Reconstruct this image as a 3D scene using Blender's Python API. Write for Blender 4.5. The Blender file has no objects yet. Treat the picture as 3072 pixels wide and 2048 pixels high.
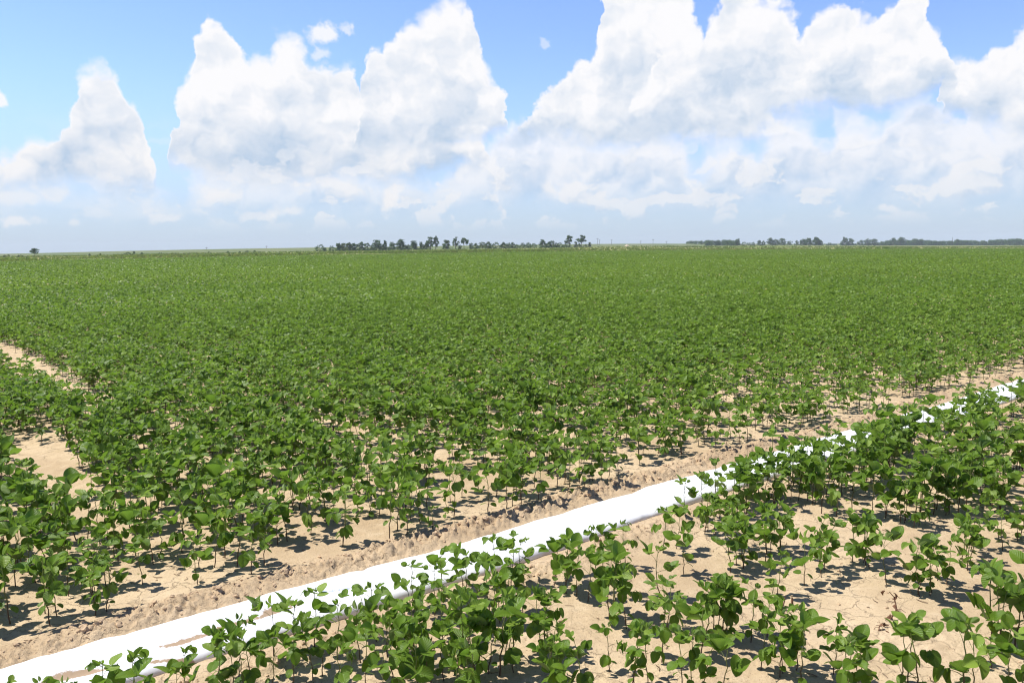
import bpy, math, random
import numpy as np
from mathutils import Matrix, Vector
random.seed(7); rng = np.random.default_rng(11)
sc = bpy.context.scene
COL = sc.collection
R = math.radians

# ------------------------------------------------------------------ camera model
FPX, CX, CY, CAMH = 2480.0, 1536.0, 1024.0, 1.70
ROLL = math.atan2(31, 3072)
PITCH = math.atan((CY - 746.5) / FPX * math.cos(ROLL))
cr, sr = math.cos(ROLL), math.sin(ROLL); cp, sp = math.cos(PITCH), math.sin(PITCH)

def ray(px, py):
    u = (px - CX) / FPX; v = (CY - py) / FPX
    ur = u * cr + v * sr; vr = -u * sr + v * cr
    return np.array([ur, cp + vr * sp, -sp + vr * cp])

def at(px, py, z=0.0):
    """ground point (at height z) seen at a photo pixel"""
    d = ray(px, py); t = (z - CAMH) / d[2]
    return np.array([d[0] * t, d[1] * t])

def at_depth(px, py, D):
    d = ray(px, py); t = D / d[1]
    return np.array([d[0] * t, D, CAMH + d[2] * t])

def project(p):
    p = np.asarray(p, float)
    x, y, z = p[..., 0], p[..., 1], p[..., 2] - CAMH
    fwd = y * cp - z * sp; up0 = y * sp + z * cp
    rt = x * cr - up0 * sr; up = x * sr + up0 * cr
    fwd = np.maximum(fwd, 1e-6)
    return CX + FPX * rt / fwd, CY - FPX * up / fwd, fwd

cam_d = bpy.data.cameras.new('camera'); cam = bpy.data.objects.new('camera', cam_d); COL.objects.link(cam)
R0 = Vector((1, 0, 0)); U0 = Vector((0, sp, cp)); F0 = Vector((0, cp, -sp))
rx = R0 * cr - U0 * sr; ux = R0 * sr + U0 * cr; bx = -F0
cam.matrix_world = Matrix(((rx.x, ux.x, bx.x, 0), (rx.y, ux.y, bx.y, 0), (rx.z, ux.z, bx.z, CAMH), (0, 0, 0, 1)))
cam_d.sensor_width = 36; cam_d.lens = 36 * FPX / 3072
cam_d.clip_start = 0.05; cam_d.clip_end = 30000
sc.camera = cam

# pipe frame: s along the pipe, t across it (positive into the field)
ORG = np.array([-1.1705, 3.9446])
ANG = R(50.41)
PV = np.array([math.sin(ANG), math.cos(ANG)]); NV = np.array([-PV[1], PV[0]])
def st2xy(s, t):
    s = np.asarray(s, float); t = np.asarray(t, float)
    return np.stack([ORG[0] + s * PV[0] + t * NV[0], ORG[1] + s * PV[1] + t * NV[1]], -1)
def xy2st(x, y):
    dx = x - ORG[0]; dy = y - ORG[1]
    return dx * PV[0] + dy * PV[1], dx * NV[0] + dy * NV[1]

# ------------------------------------------------------------------ numpy noise
def _hash(ix, iy, seed):
    h = (ix.astype(np.int64) * 374761393 + iy.astype(np.int64) * 668265263 + seed * 974711) & 0x7fffffff
    h = ((h ^ (h >> 13)) * 1274126177) & 0x7fffffff
    h = (h ^ (h >> 16)) & 0xffff
    return h / 65535.0
def vnoise(x, y, seed=0):
    ix = np.floor(x); iy = np.floor(y); fx = x - ix; fy = y - iy
    fx = fx * fx * fx * (fx * (fx * 6 - 15) + 10); fy = fy * fy * fy * (fy * (fy * 6 - 15) + 10)
    a = _hash(ix, iy, seed); b = _hash(ix + 1, iy, seed); c = _hash(ix, iy + 1, seed); d = _hash(ix + 1, iy + 1, seed)
    return (a + (b - a) * fx) * (1 - fy) + (c + (d - c) * fx) * fy - 0.5
def fbm(x, y, oct=4, seed=0, gain=0.5):
    s = 0; a = 1.0
    for o in range(oct):
        s = s + a * vnoise(x * (1.93 ** o) + 17.3 * o, y * (1.93 ** o) - 9.1 * o, seed + o); a *= gain
    return s
def worley(x, y, seed=0):
    """distance to the nearest jittered cell point and that cell's random value"""
    ix = np.floor(x); iy = np.floor(y)
    best = np.full(x.shape, 9.0); val = np.zeros(x.shape)
    for dx in (-1, 0, 1):
        for dy in (-1, 0, 1):
            cx = ix + dx; cy = iy + dy
            px = cx + _hash(cx, cy, seed); py = cy + _hash(cx, cy, seed + 5)
            d = (px - x) ** 2 + (py - y) ** 2
            m = d < best
            best = np.where(m, d, best); val = np.where(m, _hash(cx, cy, seed + 9), val)
    return np.sqrt(best), val
def sstep(a, b, x):
    t = np.clip((x - a) / (b - a), 0, 1); return t * t * (3 - 2 * t)

# ------------------------------------------------------------------ large terrain from the photo's far edges
TPX = np.array([-900, 0, 600, 1100, 1536, 1900, 2300, 3072, 4000.0])
TAZ = np.array([ray(p, 746)[0] / ray(p, 746)[1] for p in TPX])        # tan of azimuth
YH = np.array([762 - (p) * 31 / 3072 for p in TPX])                     # horizon row
EDGE_Y = np.array([800, 785, 771, 763, 755.5, 751.5, 748.5, 744.5, 742])
DE = np.array([120, 150, 200, 230, 250, 265, 280, 300, 320.0])
TREE_Y = np.array([786, 772, 761, 752, 745, 739, 736, 736.5, 734])
DT = np.array([260, 300, 380, 420, 430, 470, 740, 1000, 1000.0])
CANOPY = 0.27
ZE = CAMH - DE * (EDGE_Y - YH) / FPX - CANOPY
ZT = CAMH - DT * (TREE_Y - YH) / FPX
LEV_PX = np.array([-900, 0, 500, 920, 1100, 1536, 1800, 2060, 2300, 3072, 4000.0])
LEV_Y = np.array([770, 762, 750, 743, 741, 735, 731.5, 731, 732, 729, 722])
LEV_D = np.array([700, 720, 760, 800, 830, 900, 950, 990, 1050, 1150, 1200.0])
LEV_AZ = np.array([ray(p, 746)[0] / ray(p, 746)[1] for p in LEV_PX])
LEV_Z = CAMH - LEV_D * (LEV_Y - (762 - LEV_PX * 31 / 3072)) / FPX

def ip(az, xs, ys):
    return np.interp(az, xs, ys)
def terrain(x, y):
    x = np.asarray(x, float); y = np.asarray(y, float)
    yy = np.maximum(y, 1.0); az = np.clip(x / yy, TAZ[0], TAZ[-1]); D = y
    de = ip(az, TAZ, DE); ze = ip(az, TAZ, ZE); dt = ip(az, TAZ, DT); zt = ip(az, TAZ, ZT)
    lz = ip(az, LEV_AZ, LEV_Z); ld = ip(az, LEV_AZ, LEV_D)
    z = ze * sstep(40, 1, 40 + 0 * D + 0) if False else ze * sstep(0.25, 1.0, D / de)
    z = np.where(D > de, ze + (zt - ze) * np.clip((D - de) / (dt - de), 0, 1), z)
    z = np.where(D > dt, zt + np.minimum(lz - 3.2 - zt, 0) * np.clip((D - dt) / np.maximum(ld - dt, 50), 0, 1), z)
    return np.where(y < 30, 0.0, z)

def bedrel(s, t):
    """row direction is a few degrees off the pipe's normal; returns distance across the rows"""
    return s - 0.075 * t
FURS = [(0.47, .012, 5.6, 18, .29), (-0.42, 0.0, 1.6, 4.9, .19), (1.58, .09, 4.0, 12, .15), (1.98, .05, 1.6, 4.0, .15), (3.2, .07, 1.2, 3.0, .10), (4.4, .07, 4.5, 8, .08), (2.7, .08, 8, 14, .07), (6.0, .07, 1.0, 3.0, .10)]   # s0, drift, t from, t to, half width

def micro(x, y):
    """small relief of the soil near the camera"""
    s, t = xy2st(x, y)
    z = 0.012 * fbm(x * 2.2, y * 2.2, 5, 3) + 0.004 * fbm(x * 14, y * 14, 3, 8)
    # cloddy spoil berm on the far side of the pipe and a weaker one on the near side
    wob = 0.09 * fbm(s * 1.3, s * 0 + 3.0, 3, 21)
    far = np.exp(-((t - 0.16 - wob) / 0.13) ** 2)
    nearb = np.exp(-((t + 0.60 - wob) / 0.11) ** 2)
    w2, v2 = worley(x * 30, y * 30, 35)
    lump = 0.040 * np.abs(fbm(x * 13, y * 13, 2, 31)) + 0.030 * np.abs(vnoise(x * 31, y * 31, 37)) + 0.020 * np.abs(vnoise(x * 62, y * 62, 38)) + np.clip(0.6 - w2, 0, 1) * v2 ** 3 * 0.030
    k = 0.5 + 0.9 * np.clip(fbm(s * 2.1, t * 2.1, 3, 44) + 0.4, 0, 1)
    z = z + far * (0.024 + k * (lump * 1.5 - 0.008)) + nearb * (0.010 + k * lump * 0.7)
    patch = sstep(0.12, 0.35, fbm(x * 0.9 + 5, y * 0.9, 3, 61))
    z = z + patch * lump * 0.28
    # shallow trough under the pipe
    z = z - 0.02 * np.exp(-((t + 0.21) / 0.16) ** 4)
    # furrows
    for s0, sl, ta, tb, wd in FURS:
        z = z - 0.03 * np.exp(-((s - s0 - sl * t) / (wd * 1.3)) ** 2) * sstep(ta - .6, ta + .3, t) * sstep(tb + .8, tb, t)
    return z
def ground_z(x, y):
    x = np.asarray(x, float); y = np.asarray(y, float)
    d = np.hypot(x, y)
    fade = 1 - sstep(14, 30, d)
    return terrain(x, y) + np.where(fade > 0, micro(x, y) * fade, 0)

# ------------------------------------------------------------------ mesh helpers
def make_mesh(name, V, F, mats, attrs=None, mat_idx=None, flat=False):
    """V (n,3); F (m,4) or (m,3) int arrays (or list of such)"""
    me = bpy.data.meshes.new(name)
    V = np.asarray(V, np.float32); Fs = F if isinstance(F, list) else [F]
    Fs = [np.asarray(f, np.int32) for f in Fs if len(f)]
    me.vertices.add(len(V)); me.vertices.foreach_set('co', V.ravel())
    nl = sum(f.size for f in Fs); npoly = sum(len(f) for f in Fs)
    me.loops.add(nl); me.loops.foreach_set('vertex_index', np.concatenate([f.ravel() for f in Fs]))
    me.polygons.add(npoly)
    sizes = np.concatenate([np.full(len(f), f.shape[1], np.int32) for f in Fs])
    starts = np.concatenate([[0], np.cumsum(sizes)[:-1]]).astype(np.int32)
    me.polygons.foreach_set('loop_start', starts)
    if mat_idx is not None: me.polygons.foreach_set('material_index', np.asarray(mat_idx, np.int32))
    for m in mats: me.materials.append(m)
    for k, (typ, arr) in (attrs or {}).items():
        a = me.attributes.new(k, typ, 'POINT')
        a.data.foreach_set('vector' if typ == 'FLOAT_VECTOR' else 'value', np.asarray(arr, np.float32).ravel())
    me.update(calc_edges=True)
    me.polygons.foreach_set('use_smooth', np.full(npoly, not flat))
    me.update()
    return me
def link(name, me, parent=None, **props):
    o = bpy.data.objects.new(name, me); COL.objects.link(o)
    if parent is not None: o.parent = parent
    for k, v in props.items(): o[k] = v
    return o
class Acc:
    def __init__(s): s.V = []; s.F = []; s.A = []; s.n = 0; s.M = []
    def add(s, V, F, A=None, m=0):
        V = np.asarray(V, float); F = np.asarray(F, int)
        s.V.append(V); s.F.append(F + s.n); s.n += len(V); s.M.append(np.full(len(F), m))
        s.A.append(np.zeros((len(V), 3)) if A is None else np.asarray(A, float))
    def arrays(s): return np.vstack(s.V), np.vstack(s.F), np.vstack(s.A), np.concatenate(s.M)
def tube(pts, rad, sides=6, h0=0.0, h1=1.0):
    pts = np.asarray(pts, float); n = len(pts); rad = np.broadcast_to(rad, (n,))
    tan = np.gradient(pts, axis=0); tan /= np.linalg.norm(tan, axis=1)[:, None] + 1e-9
    ref = np.array([0.0, 0, 1]) if abs(tan[0, 2]) < 0.9 else np.array([1.0, 0, 0])
    V = []
    for i in range(n):
        a = np.cross(tan[i], ref); a /= np.linalg.norm(a) + 1e-9; b = np.cross(tan[i], a)
        for k in range(sides):
            th = 2 * math.pi * k / sides
            V.append(pts[i] + rad[i] * (math.cos(th) * a + math.sin(th) * b))
    F = [[i * sides + k, i * sides + (k + 1) % sides, (i + 1) * sides + (k + 1) % sides, (i + 1) * sides + k] for i in range(n - 1) for k in range(sides)]
    hh = np.repeat(np.linspace(h0, h1, n), sides)
    return np.array(V), np.array(F), np.stack([hh, np.zeros_like(hh), np.zeros_like(hh)], 1)

# ------------------------------------------------------------------ node helpers
def new_mat(name):
    m = bpy.data.materials.new(name); m.use_nodes = True
    nt = m.node_tree; nt.nodes.clear(); return m, nt
class NB:
    def __init__(s, nt): s.nt = nt
    def n(s, typ, ins=None, **kw):
        nd = s.nt.nodes.new(typ)
        for k, v in kw.items(): setattr(nd, k, v)
        for k, v in (ins or {}).items():
            sk = nd.inputs[k]
            if isinstance(v, bpy.types.NodeSocket): s.nt.links.new(v, sk)
            else: sk.default_value = v
        return nd
    def m(s, op, a, b=None, c=None, clamp=False):
        nd = s.nt.nodes.new('ShaderNodeMath'); nd.operation = op; nd.use_clamp = clamp
        for i, v in enumerate((a, b, c)):
            if v is None: continue
            if isinstance(v, bpy.types.NodeSocket): s.nt.links.new(v, nd.inputs[i])
            else: nd.inputs[i].default_value = v
        return nd.outputs[0]
    def v(s, op, a, b=None, c=None):
        nd = s.nt.nodes.new('ShaderNodeVectorMath'); nd.operation = op
        for i, v in enumerate((a, b, c)):
            if v is None: continue
            if isinstance(v, bpy.types.NodeSocket): s.nt.links.new(v, nd.inputs[i])
            else: nd.inputs[i].default_value = v
        return nd.outputs[1] if op in ('LENGTH', 'DOT_PRODUCT') else nd.outputs[0]
    def mix(s, f, a, b):
        nd = s.nt.nodes.new('ShaderNodeMix'); nd.data_type = 'RGBA'; nd.clamp_factor = True
        for sk, v in ((nd.inputs[0], f), (nd.inputs[6], a), (nd.inputs[7], b)):
            if isinstance(v, bpy.types.NodeSocket): s.nt.links.new(v, sk)
            else: sk.default_value = (*v, 1) if isinstance(v, tuple) and len(v) == 3 else v
        return nd.outputs[2]
    def ss(s, x, a, b, lo=0.0, hi=1.0):
        nd = s.nt.nodes.new('ShaderNodeMapRange'); nd.interpolation_type = 'SMOOTHSTEP'
        for i, v in enumerate((x, a, b, lo, hi)):
            if isinstance(v, bpy.types.NodeSocket): s.nt.links.new(v, nd.inputs[i])
            else: nd.inputs[i].default_value = v
        return nd.outputs[0]
    def noise(s, vec, scale, detail=4, rough=0.5, dim='3D', **kw):
        nd = s.nt.nodes.new('ShaderNodeTexNoise'); nd.noise_dimensions = dim
        s.nt.links.new(vec, nd.inputs['Vector'])
        nd.inputs['Scale'].default_value = scale; nd.inputs['Detail'].default_value = detail; nd.inputs['Roughness'].default_value = rough
        return nd
    def out(s, sh, kind='Surface', typ='ShaderNodeOutputMaterial'):
        o = s.nt.nodes.new(typ); s.nt.links.new(sh, o.inputs[kind]); return o

# ------------------------------------------------------------------ materials
def leaf_material(name, dark, mid, light, under, transl=0.35, veins=True, rough=0.42, spec=0.32):
    m, nt = new_mat(name); b = NB(nt)
    at_ = b.n('ShaderNodeAttribute', attribute_name='leaf')
    sep = b.n('ShaderNodeSeparateXYZ', {0: at_.outputs['Vector']})
    U, Vv, T = sep.outputs[0], sep.outputs[1], sep.outputs[2]
    tc = b.n('ShaderNodeTexCoord')
    nz = b.noise(tc.outputs['Object'], 26 if veins else 3.0, 2)
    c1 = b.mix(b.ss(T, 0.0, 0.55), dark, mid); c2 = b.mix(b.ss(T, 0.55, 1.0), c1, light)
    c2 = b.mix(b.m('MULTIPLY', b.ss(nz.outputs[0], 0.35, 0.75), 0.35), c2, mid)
    bump_in = None
    if veins:
        sp_n = b.noise(tc.outputs['Object'], 150, 3)
        c2 = b.mix(b.m('MULTIPLY', b.ss(sp_n.outputs[0], 0.64, 0.70), 0.55), c2, (0.26, 0.20, 0.07))
    if veins:
        av = b.m('ABSOLUTE', Vv)
        mid_line = b.ss(av, 0.02, 0.09, 1.0, 0.0)
        ph = b.m('SUBTRACT', b.m('MULTIPLY', U, 7.0), b.m('MULTIPLY', av, 2.6))
        fr = b.m('ABSOLUTE', b.m('SUBTRACT', b.m('FRACT', ph), 0.5))
        side = b.ss(fr, 0.03, 0.13, 0.8, 0.0)
        vein = b.m('MAXIMUM', mid_line, side)
        c2 = b.mix(b.m('MULTIPLY', vein, 0.28), c2, light)
        puck = b.m('SUBTRACT', b.m('MULTIPLY', fr, 1.6), b.m('MULTIPLY', vein, 0.6))
        bump_in = puck
    geo = b.n('ShaderNodeNewGeometry')
    col = b.mix(b.m('MULTIPLY', geo.outputs['Backfacing'], 0.65), c2, under)
    ins = {'Base Color': col, 'Roughness': rough, 'Specular IOR Level': spec}
    if bump_in is not None:
        bp = b.n('ShaderNodeBump', {'Height': bump_in, 'Strength': 0.35, 'Distance': 0.003}); ins['Normal'] = bp.outputs[0]
    p = b.n('ShaderNodeBsdfPrincipled', ins)
    tcol = b.mix(0.5, c2, (0.16, 0.30, 0.02))
    tr = b.n('ShaderNodeBsdfTranslucent', {'Color': tcol})
    mx = b.n('ShaderNodeMixShader', {0: transl, 1: p.outputs[0], 2: tr.outputs[0]})
    b.out(mx.outputs[0]); return m
M_LEAF = leaf_material('soybean_leaf', (0.062, 0.128, 0.013), (0.125, 0.222, 0.020), (0.260, 0.375, 0.055), (0.190, 0.250, 0.095), transl=0.47)
def stem_material():
    m, nt = new_mat('soybean_stem'); b = NB(nt)
    a = b.n('ShaderNodeAttribute', attribute_name='leaf'); sep = b.n('ShaderNodeSeparateXYZ', {0: a.outputs['Vector']})
    c = b.mix(b.ss(sep.outputs[0], 0.1, 0.75), (0.085, 0.050, 0.030), (0.17, 0.21, 0.055))
    p = b.n('ShaderNodeBsdfPrincipled', {'Base Color': c, 'Roughness': 0.65, 'Specular IOR Level': 0.2}); b.out(p.outputs[0]); return m
M_STEM = stem_material()
M_TREES = []
def tree_leaf(name, c, light):
    return leaf_material(name, tuple(x * 0.7 for x in c), c, light, tuple(x * 1.1 for x in c), transl=0.25, veins=False, rough=0.6, spec=0.15)
M_TREES = [tree_leaf('dark_tree_foliage', (0.055, 0.110, 0.040), (0.120, 0.200, 0.062)),
           tree_leaf('olive_tree_foliage', (0.085, 0.125, 0.036), (0.16, 0.20, 0.06)),
           tree_leaf('mid_tree_foliage', (0.062, 0.125, 0.045), (0.125, 0.200, 0.065))]
def simple(name, col, rough=0.8, scale=8, var=0.3, bump=0.0):
    m, nt = new_mat(name); b = NB(nt); tc = b.n('ShaderNodeTexCoord')
    nz = b.noise(tc.outputs['Object'], scale, 5)
    c = b.mix(nz.outputs[0], tuple(x * (1 - var) for x in col), tuple(min(1, x * (1 + var)) for x in col))
    ins = {'Base Color': c, 'Roughness': rough, 'Specular IOR Level': 0.15}
    if bump: ins['Normal'] = b.n('ShaderNodeBump', {'Height': nz.outputs[0], 'Strength': 0.6, 'Distance': bump}).outputs[0]
    p = b.n('ShaderNodeBsdfPrincipled', ins); b.out(p.outputs[0]); return m
M_BARK = simple('bark', (0.13, 0.10, 0.075), 0.9, 1.5)
M_DEAD = simple('dead_plant_tissue', (0.16, 0.085, 0.05), 0.9, 60)
M_CLOD = simple('dry_soil_clods', (0.45, 0.325, 0.205), 0.95, 45, 0.22, 0.004)
M_STRAW = simple('dry_straw', (0.17, 0.11, 0.07), 0.9, 30, 0.4)
M_POLE = simple('weathered_pole_wood', (0.10, 0.085, 0.07), 0.9, 2)
M_MOUND = simple('pale_sand_mound', (0.52, 0.42, 0.30), 0.95, 0.6, 0.15)

def ground_material():
    m, nt = new_mat('ground_soil_and_grass'); b = NB(nt)
    tc = b.n('ShaderNodeTexCoord'); P = tc.outputs['Object']
    z = b.n('ShaderNodeAttribute', attribute_name='zone'); sep = b.n('ShaderNodeSeparateXYZ', {0: z.outputs['Vector']})
    grass, track, clod = sep.outputs[0], sep.outputs[1], sep.outputs[2]
    n1 = b.noise(P, 0.9, 5, 0.55); n2 = b.noise(P, 7, 6, 0.6); n3 = b.noise(P, 60, 4, 0.6); n4 = b.noise(P, 240, 3, 0.6)
    sand = b.mix(b.ss(n1.outputs[0], 0.32, 0.68), (0.430, 0.318, 0.195), (0.560, 0.432, 0.276))
    sand = b.mix(b.m('MULTIPLY', b.ss(n2.outputs[0], 0.5, 0.72), 0.45), sand, (0.61, 0.49, 0.335))
    sand = b.mix(b.m('MULTIPLY', b.ss(n2.outputs[0], 0.46, 0.30), 0.35), sand, (0.34, 0.245, 0.148))
    sand = b.mix(b.m('MULTIPLY', b.ss(n3.outputs[0], 0.52, 0.68), 0.25), sand, (0.30, 0.205, 0.125))
    sand = b.mix(b.m('MULTIPLY', clod, 0.35), sand, (0.36, 0.255, 0.155))
    # fine drying cracks
    vor = b.n('ShaderNodeTexVoronoi', {'Vector': b.v('ADD', P, b.v('SCALE', n2.outputs['Color'], None) if False else b.v('MULTIPLY', n2.outputs['Color'], (0.25, 0.25, 0.0))), 'Scale': 5.5}, feature='DISTANCE_TO_EDGE')
    crack = b.m('MULTIPLY', b.ss(vor.outputs['Distance'], 0.006, 0.022, 1.0, 0.0), b.ss(n1.outputs[0], 0.45, 0.6))
    sand = b.mix(b.m('MULTIPLY', crack, 0.18), sand, (0.17, 0.105, 0.065))
    n5 = b.noise(P, 130, 2, 0.5)
    sand = b.mix(b.m('MULTIPLY', b.ss(n5.outputs[0], 0.64, 0.69), 0.6), sand, (0.16, 0.085, 0.05))
    # far pasture
    mp = b.n('ShaderNodeMapping', {'Vector': P, 'Scale': (0.35, 1.0, 1.0)})
    g1 = b.noise(mp.outputs[0], 0.035, 5, 0.6); g2 = b.noise(mp.outputs[0], 0.25, 4, 0.6)
    gcol = b.mix(b.ss(g1.outputs[0], 0.35, 0.65), (0.135, 0.185, 0.038), (0.215, 0.225, 0.075))
    gcol = b.mix(b.m('MULTIPLY', b.ss(g2.outputs[0], 0.5, 0.7), 0.5), gcol, (0.29, 0.23, 0.12))
    gcol = b.mix(b.m('MULTIPLY', track, b.ss(g2.outputs[0], 0.3, 0.6)), gcol, (0.33, 0.235, 0.13))
    col = b.mix(grass, sand, gcol)
    h = b.m('ADD', b.m('ADD', b.m('MULTIPLY', n3.outputs[0], 0.5), b.m('MULTIPLY', n4.outputs[0], 0.28)), b.m('MULTIPLY', crack, -0.5))
    bp = b.n('ShaderNodeBump', {'Height': h, 'Strength': 0.9, 'Distance': 0.016})
    p = b.n('ShaderNodeBsdfPrincipled', {'Base Color': col, 'Roughness': 0.95, 'Specular IOR Level': 0.1, 'Normal': bp.outputs[0]})
    b.out(p.outputs[0]); return m
M_GROUND = ground_material()

# ------------------------------------------------------------------ ground sheet (polar grid, one mesh)
def build_ground():
    a_f = np.linspace(R(-52), R(52), 1150)
    a_b = np.linspace(R(52), R(308), 60)[1:-1]
    az = np.concatenate([a_f, a_b]); nA = len(az)
    r1 = np.geomspace(0.5, 2.4, 25)[:-1]
    r2 = np.geomspace(2.4, 12, 560)[:-1]; r3 = np.geomspace(12, 60, 110)[:-1]; r4 = np.geomspace(60, 2600, 150)
    rr = np.concatenate([r1, r2, r3, r4]); nR = len(rr)
    A, RR = np.meshgrid(az, rr)
    x = RR * np.sin(A); y = RR * np.cos(A)
    z = np.zeros_like(x)
    nearm = RR < 31
    z[nearm] = ground_z(x[nearm], y[nearm]); z[~nearm] = terrain(x[~nearm], y[~nearm])
    V = np.stack([x, y, z], -1).reshape(-1, 3)
    i = np.arange(nR - 1)[:, None] * nA; j = np.arange(nA)[None, :]; jn = (j + 1) % nA
    F = np.stack([i + j, i + nA + j, i + nA + jn, i + jn], -1).reshape(-1, 4)
    c = len(V); V = np.vstack([V, [[0, 0, 0]]])
    jj = np.arange(nA); T3 = np.stack([np.full(nA, c), jj, (jj + 1) % nA], 1)
    azt = np.clip(V[:, 0] / np.maximum(V[:, 1], 1), TAZ[0], TAZ[-1])
    de = ip(azt, TAZ, DE)
    g = sstep(-1, 3, V[:, 1] - de); g = np.where(V[:, 1] < 0, sstep(40, 60, np.hypot(V[:, 0], V[:, 1])), g)
    rel = V[:, 1] - de
    trk = np.exp(-((rel - 26 - 10 * fbm(azt * 9, azt * 0, 2, 5)) / 9.0) ** 2) + 0.8 * np.exp(-((rel - 95) / 25.0) ** 2)
    s, t = xy2st(V[:, 0], V[:, 1])
    cl = np.exp(-((t - 0.16) / 0.16) ** 2) + 0.6 * np.exp(-((t + 0.6) / 0.13) ** 2)
    zone = np.stack([g, trk, cl], 1)
    me = make_mesh('ground', V, [F, T3], [M_GROUND], {'zone': ('FLOAT_VECTOR', zone)})
    return link('ground', me, kind='structure')
build_ground()

# ------------------------------------------------------------------ irrigation pipe
def pipe_material():
    m, nt = new_mat('white_poly_tubing'); b = NB(nt)
    tc = b.n('ShaderNodeTexCoord'); P = tc.outputs['Object']
    a = b.n('ShaderNodeAttribute', attribute_name='leaf'); sep = b.n('ShaderNodeSeparateXYZ', {0: a.outputs['Vector']})
    n1 = b.noise(P, 55, 5, 0.65); n2 = b.noise(P, 9, 4, 0.6); n3 = b.noise(P, 3, 3)
    mud = b.ss(b.m('ADD', sep.outputs[2], b.m('MULTIPLY', b.m('SUBTRACT', n1.outputs[0], 0.5), 0.9)), 0.42, 0.60)
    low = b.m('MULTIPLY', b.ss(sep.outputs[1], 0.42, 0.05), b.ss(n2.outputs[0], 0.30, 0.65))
    spk = b.m('MULTIPLY', b.ss(n1.outputs[0], 0.66, 0.70), b.ss(n3.outputs[0], 0.5, 0.62))
    dirt = b.m('MAXIMUM', mud, b.m('MULTIPLY', spk, 0.7))
    # faint blue printed lettering along the top (too small to read)
    s = sep.outputs[0]
    col0 = b.mix(b.m('MULTIPLY', b.ss(n2.outputs[0], 0.5, 0.7), 0.35), (0.80, 0.80, 0.80), (0.74, 0.735, 0.72))
    col0 = b.mix(b.m('MULTIPLY', low, 0.9), col0, (0.58, 0.47, 0.39))  # lower sides tinted beige: sand-bounce shade painted in, along with mud smear
    col = b.mix(dirt, col0, (0.36, 0.255, 0.16))
    pl = b.n('ShaderNodeAttribute', attribute_name='printed').outputs['Fac']
    cell = b.noise(b.n('ShaderNodeCombineXYZ', {0: b.m('MULTIPLY', s, 130), 1: b.m('MULTIPLY', pl, 1.2), 2: 0.0}).outputs[0], 1.0, 1)
    ink = b.m('MULTIPLY', b.m('LESS_THAN', b.m('ABSOLUTE', pl), 0.55), b.m('GREATER_THAN', cell.outputs[0], 0.47))
    col = b.mix(b.m('MULTIPLY', ink, 0.65), col, (0.25, 0.33, 0.62))
    rough = b.m('ADD', 0.32, b.m('MULTIPLY', dirt, 0.5))
    bp = b.n('ShaderNodeBump', {'Height': b.m('ADD', n2.outputs[0], b.m('MULTIPLY', n1.outputs[0], b.m('MULTIPLY', dirt, 0.4))), 'Strength': 0.35, 'Distance': 0.012})
    p = b.n('ShaderNodeBsdfPrincipled', {'Base Color': col, 'Roughness': rough, 'Specular IOR Level': 0.4, 'Normal': bp.outputs[0]})
    tr = b.n('ShaderNodeBsdfTranslucent', {'Color': (0.8, 0.76, 0.7, 1)})
    mx = b.n('ShaderNodeMixShader', {0: 0.10, 1: p.outputs[0], 2: tr.outputs[0]})
    b.out(mx.outputs[0]); return m

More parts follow.
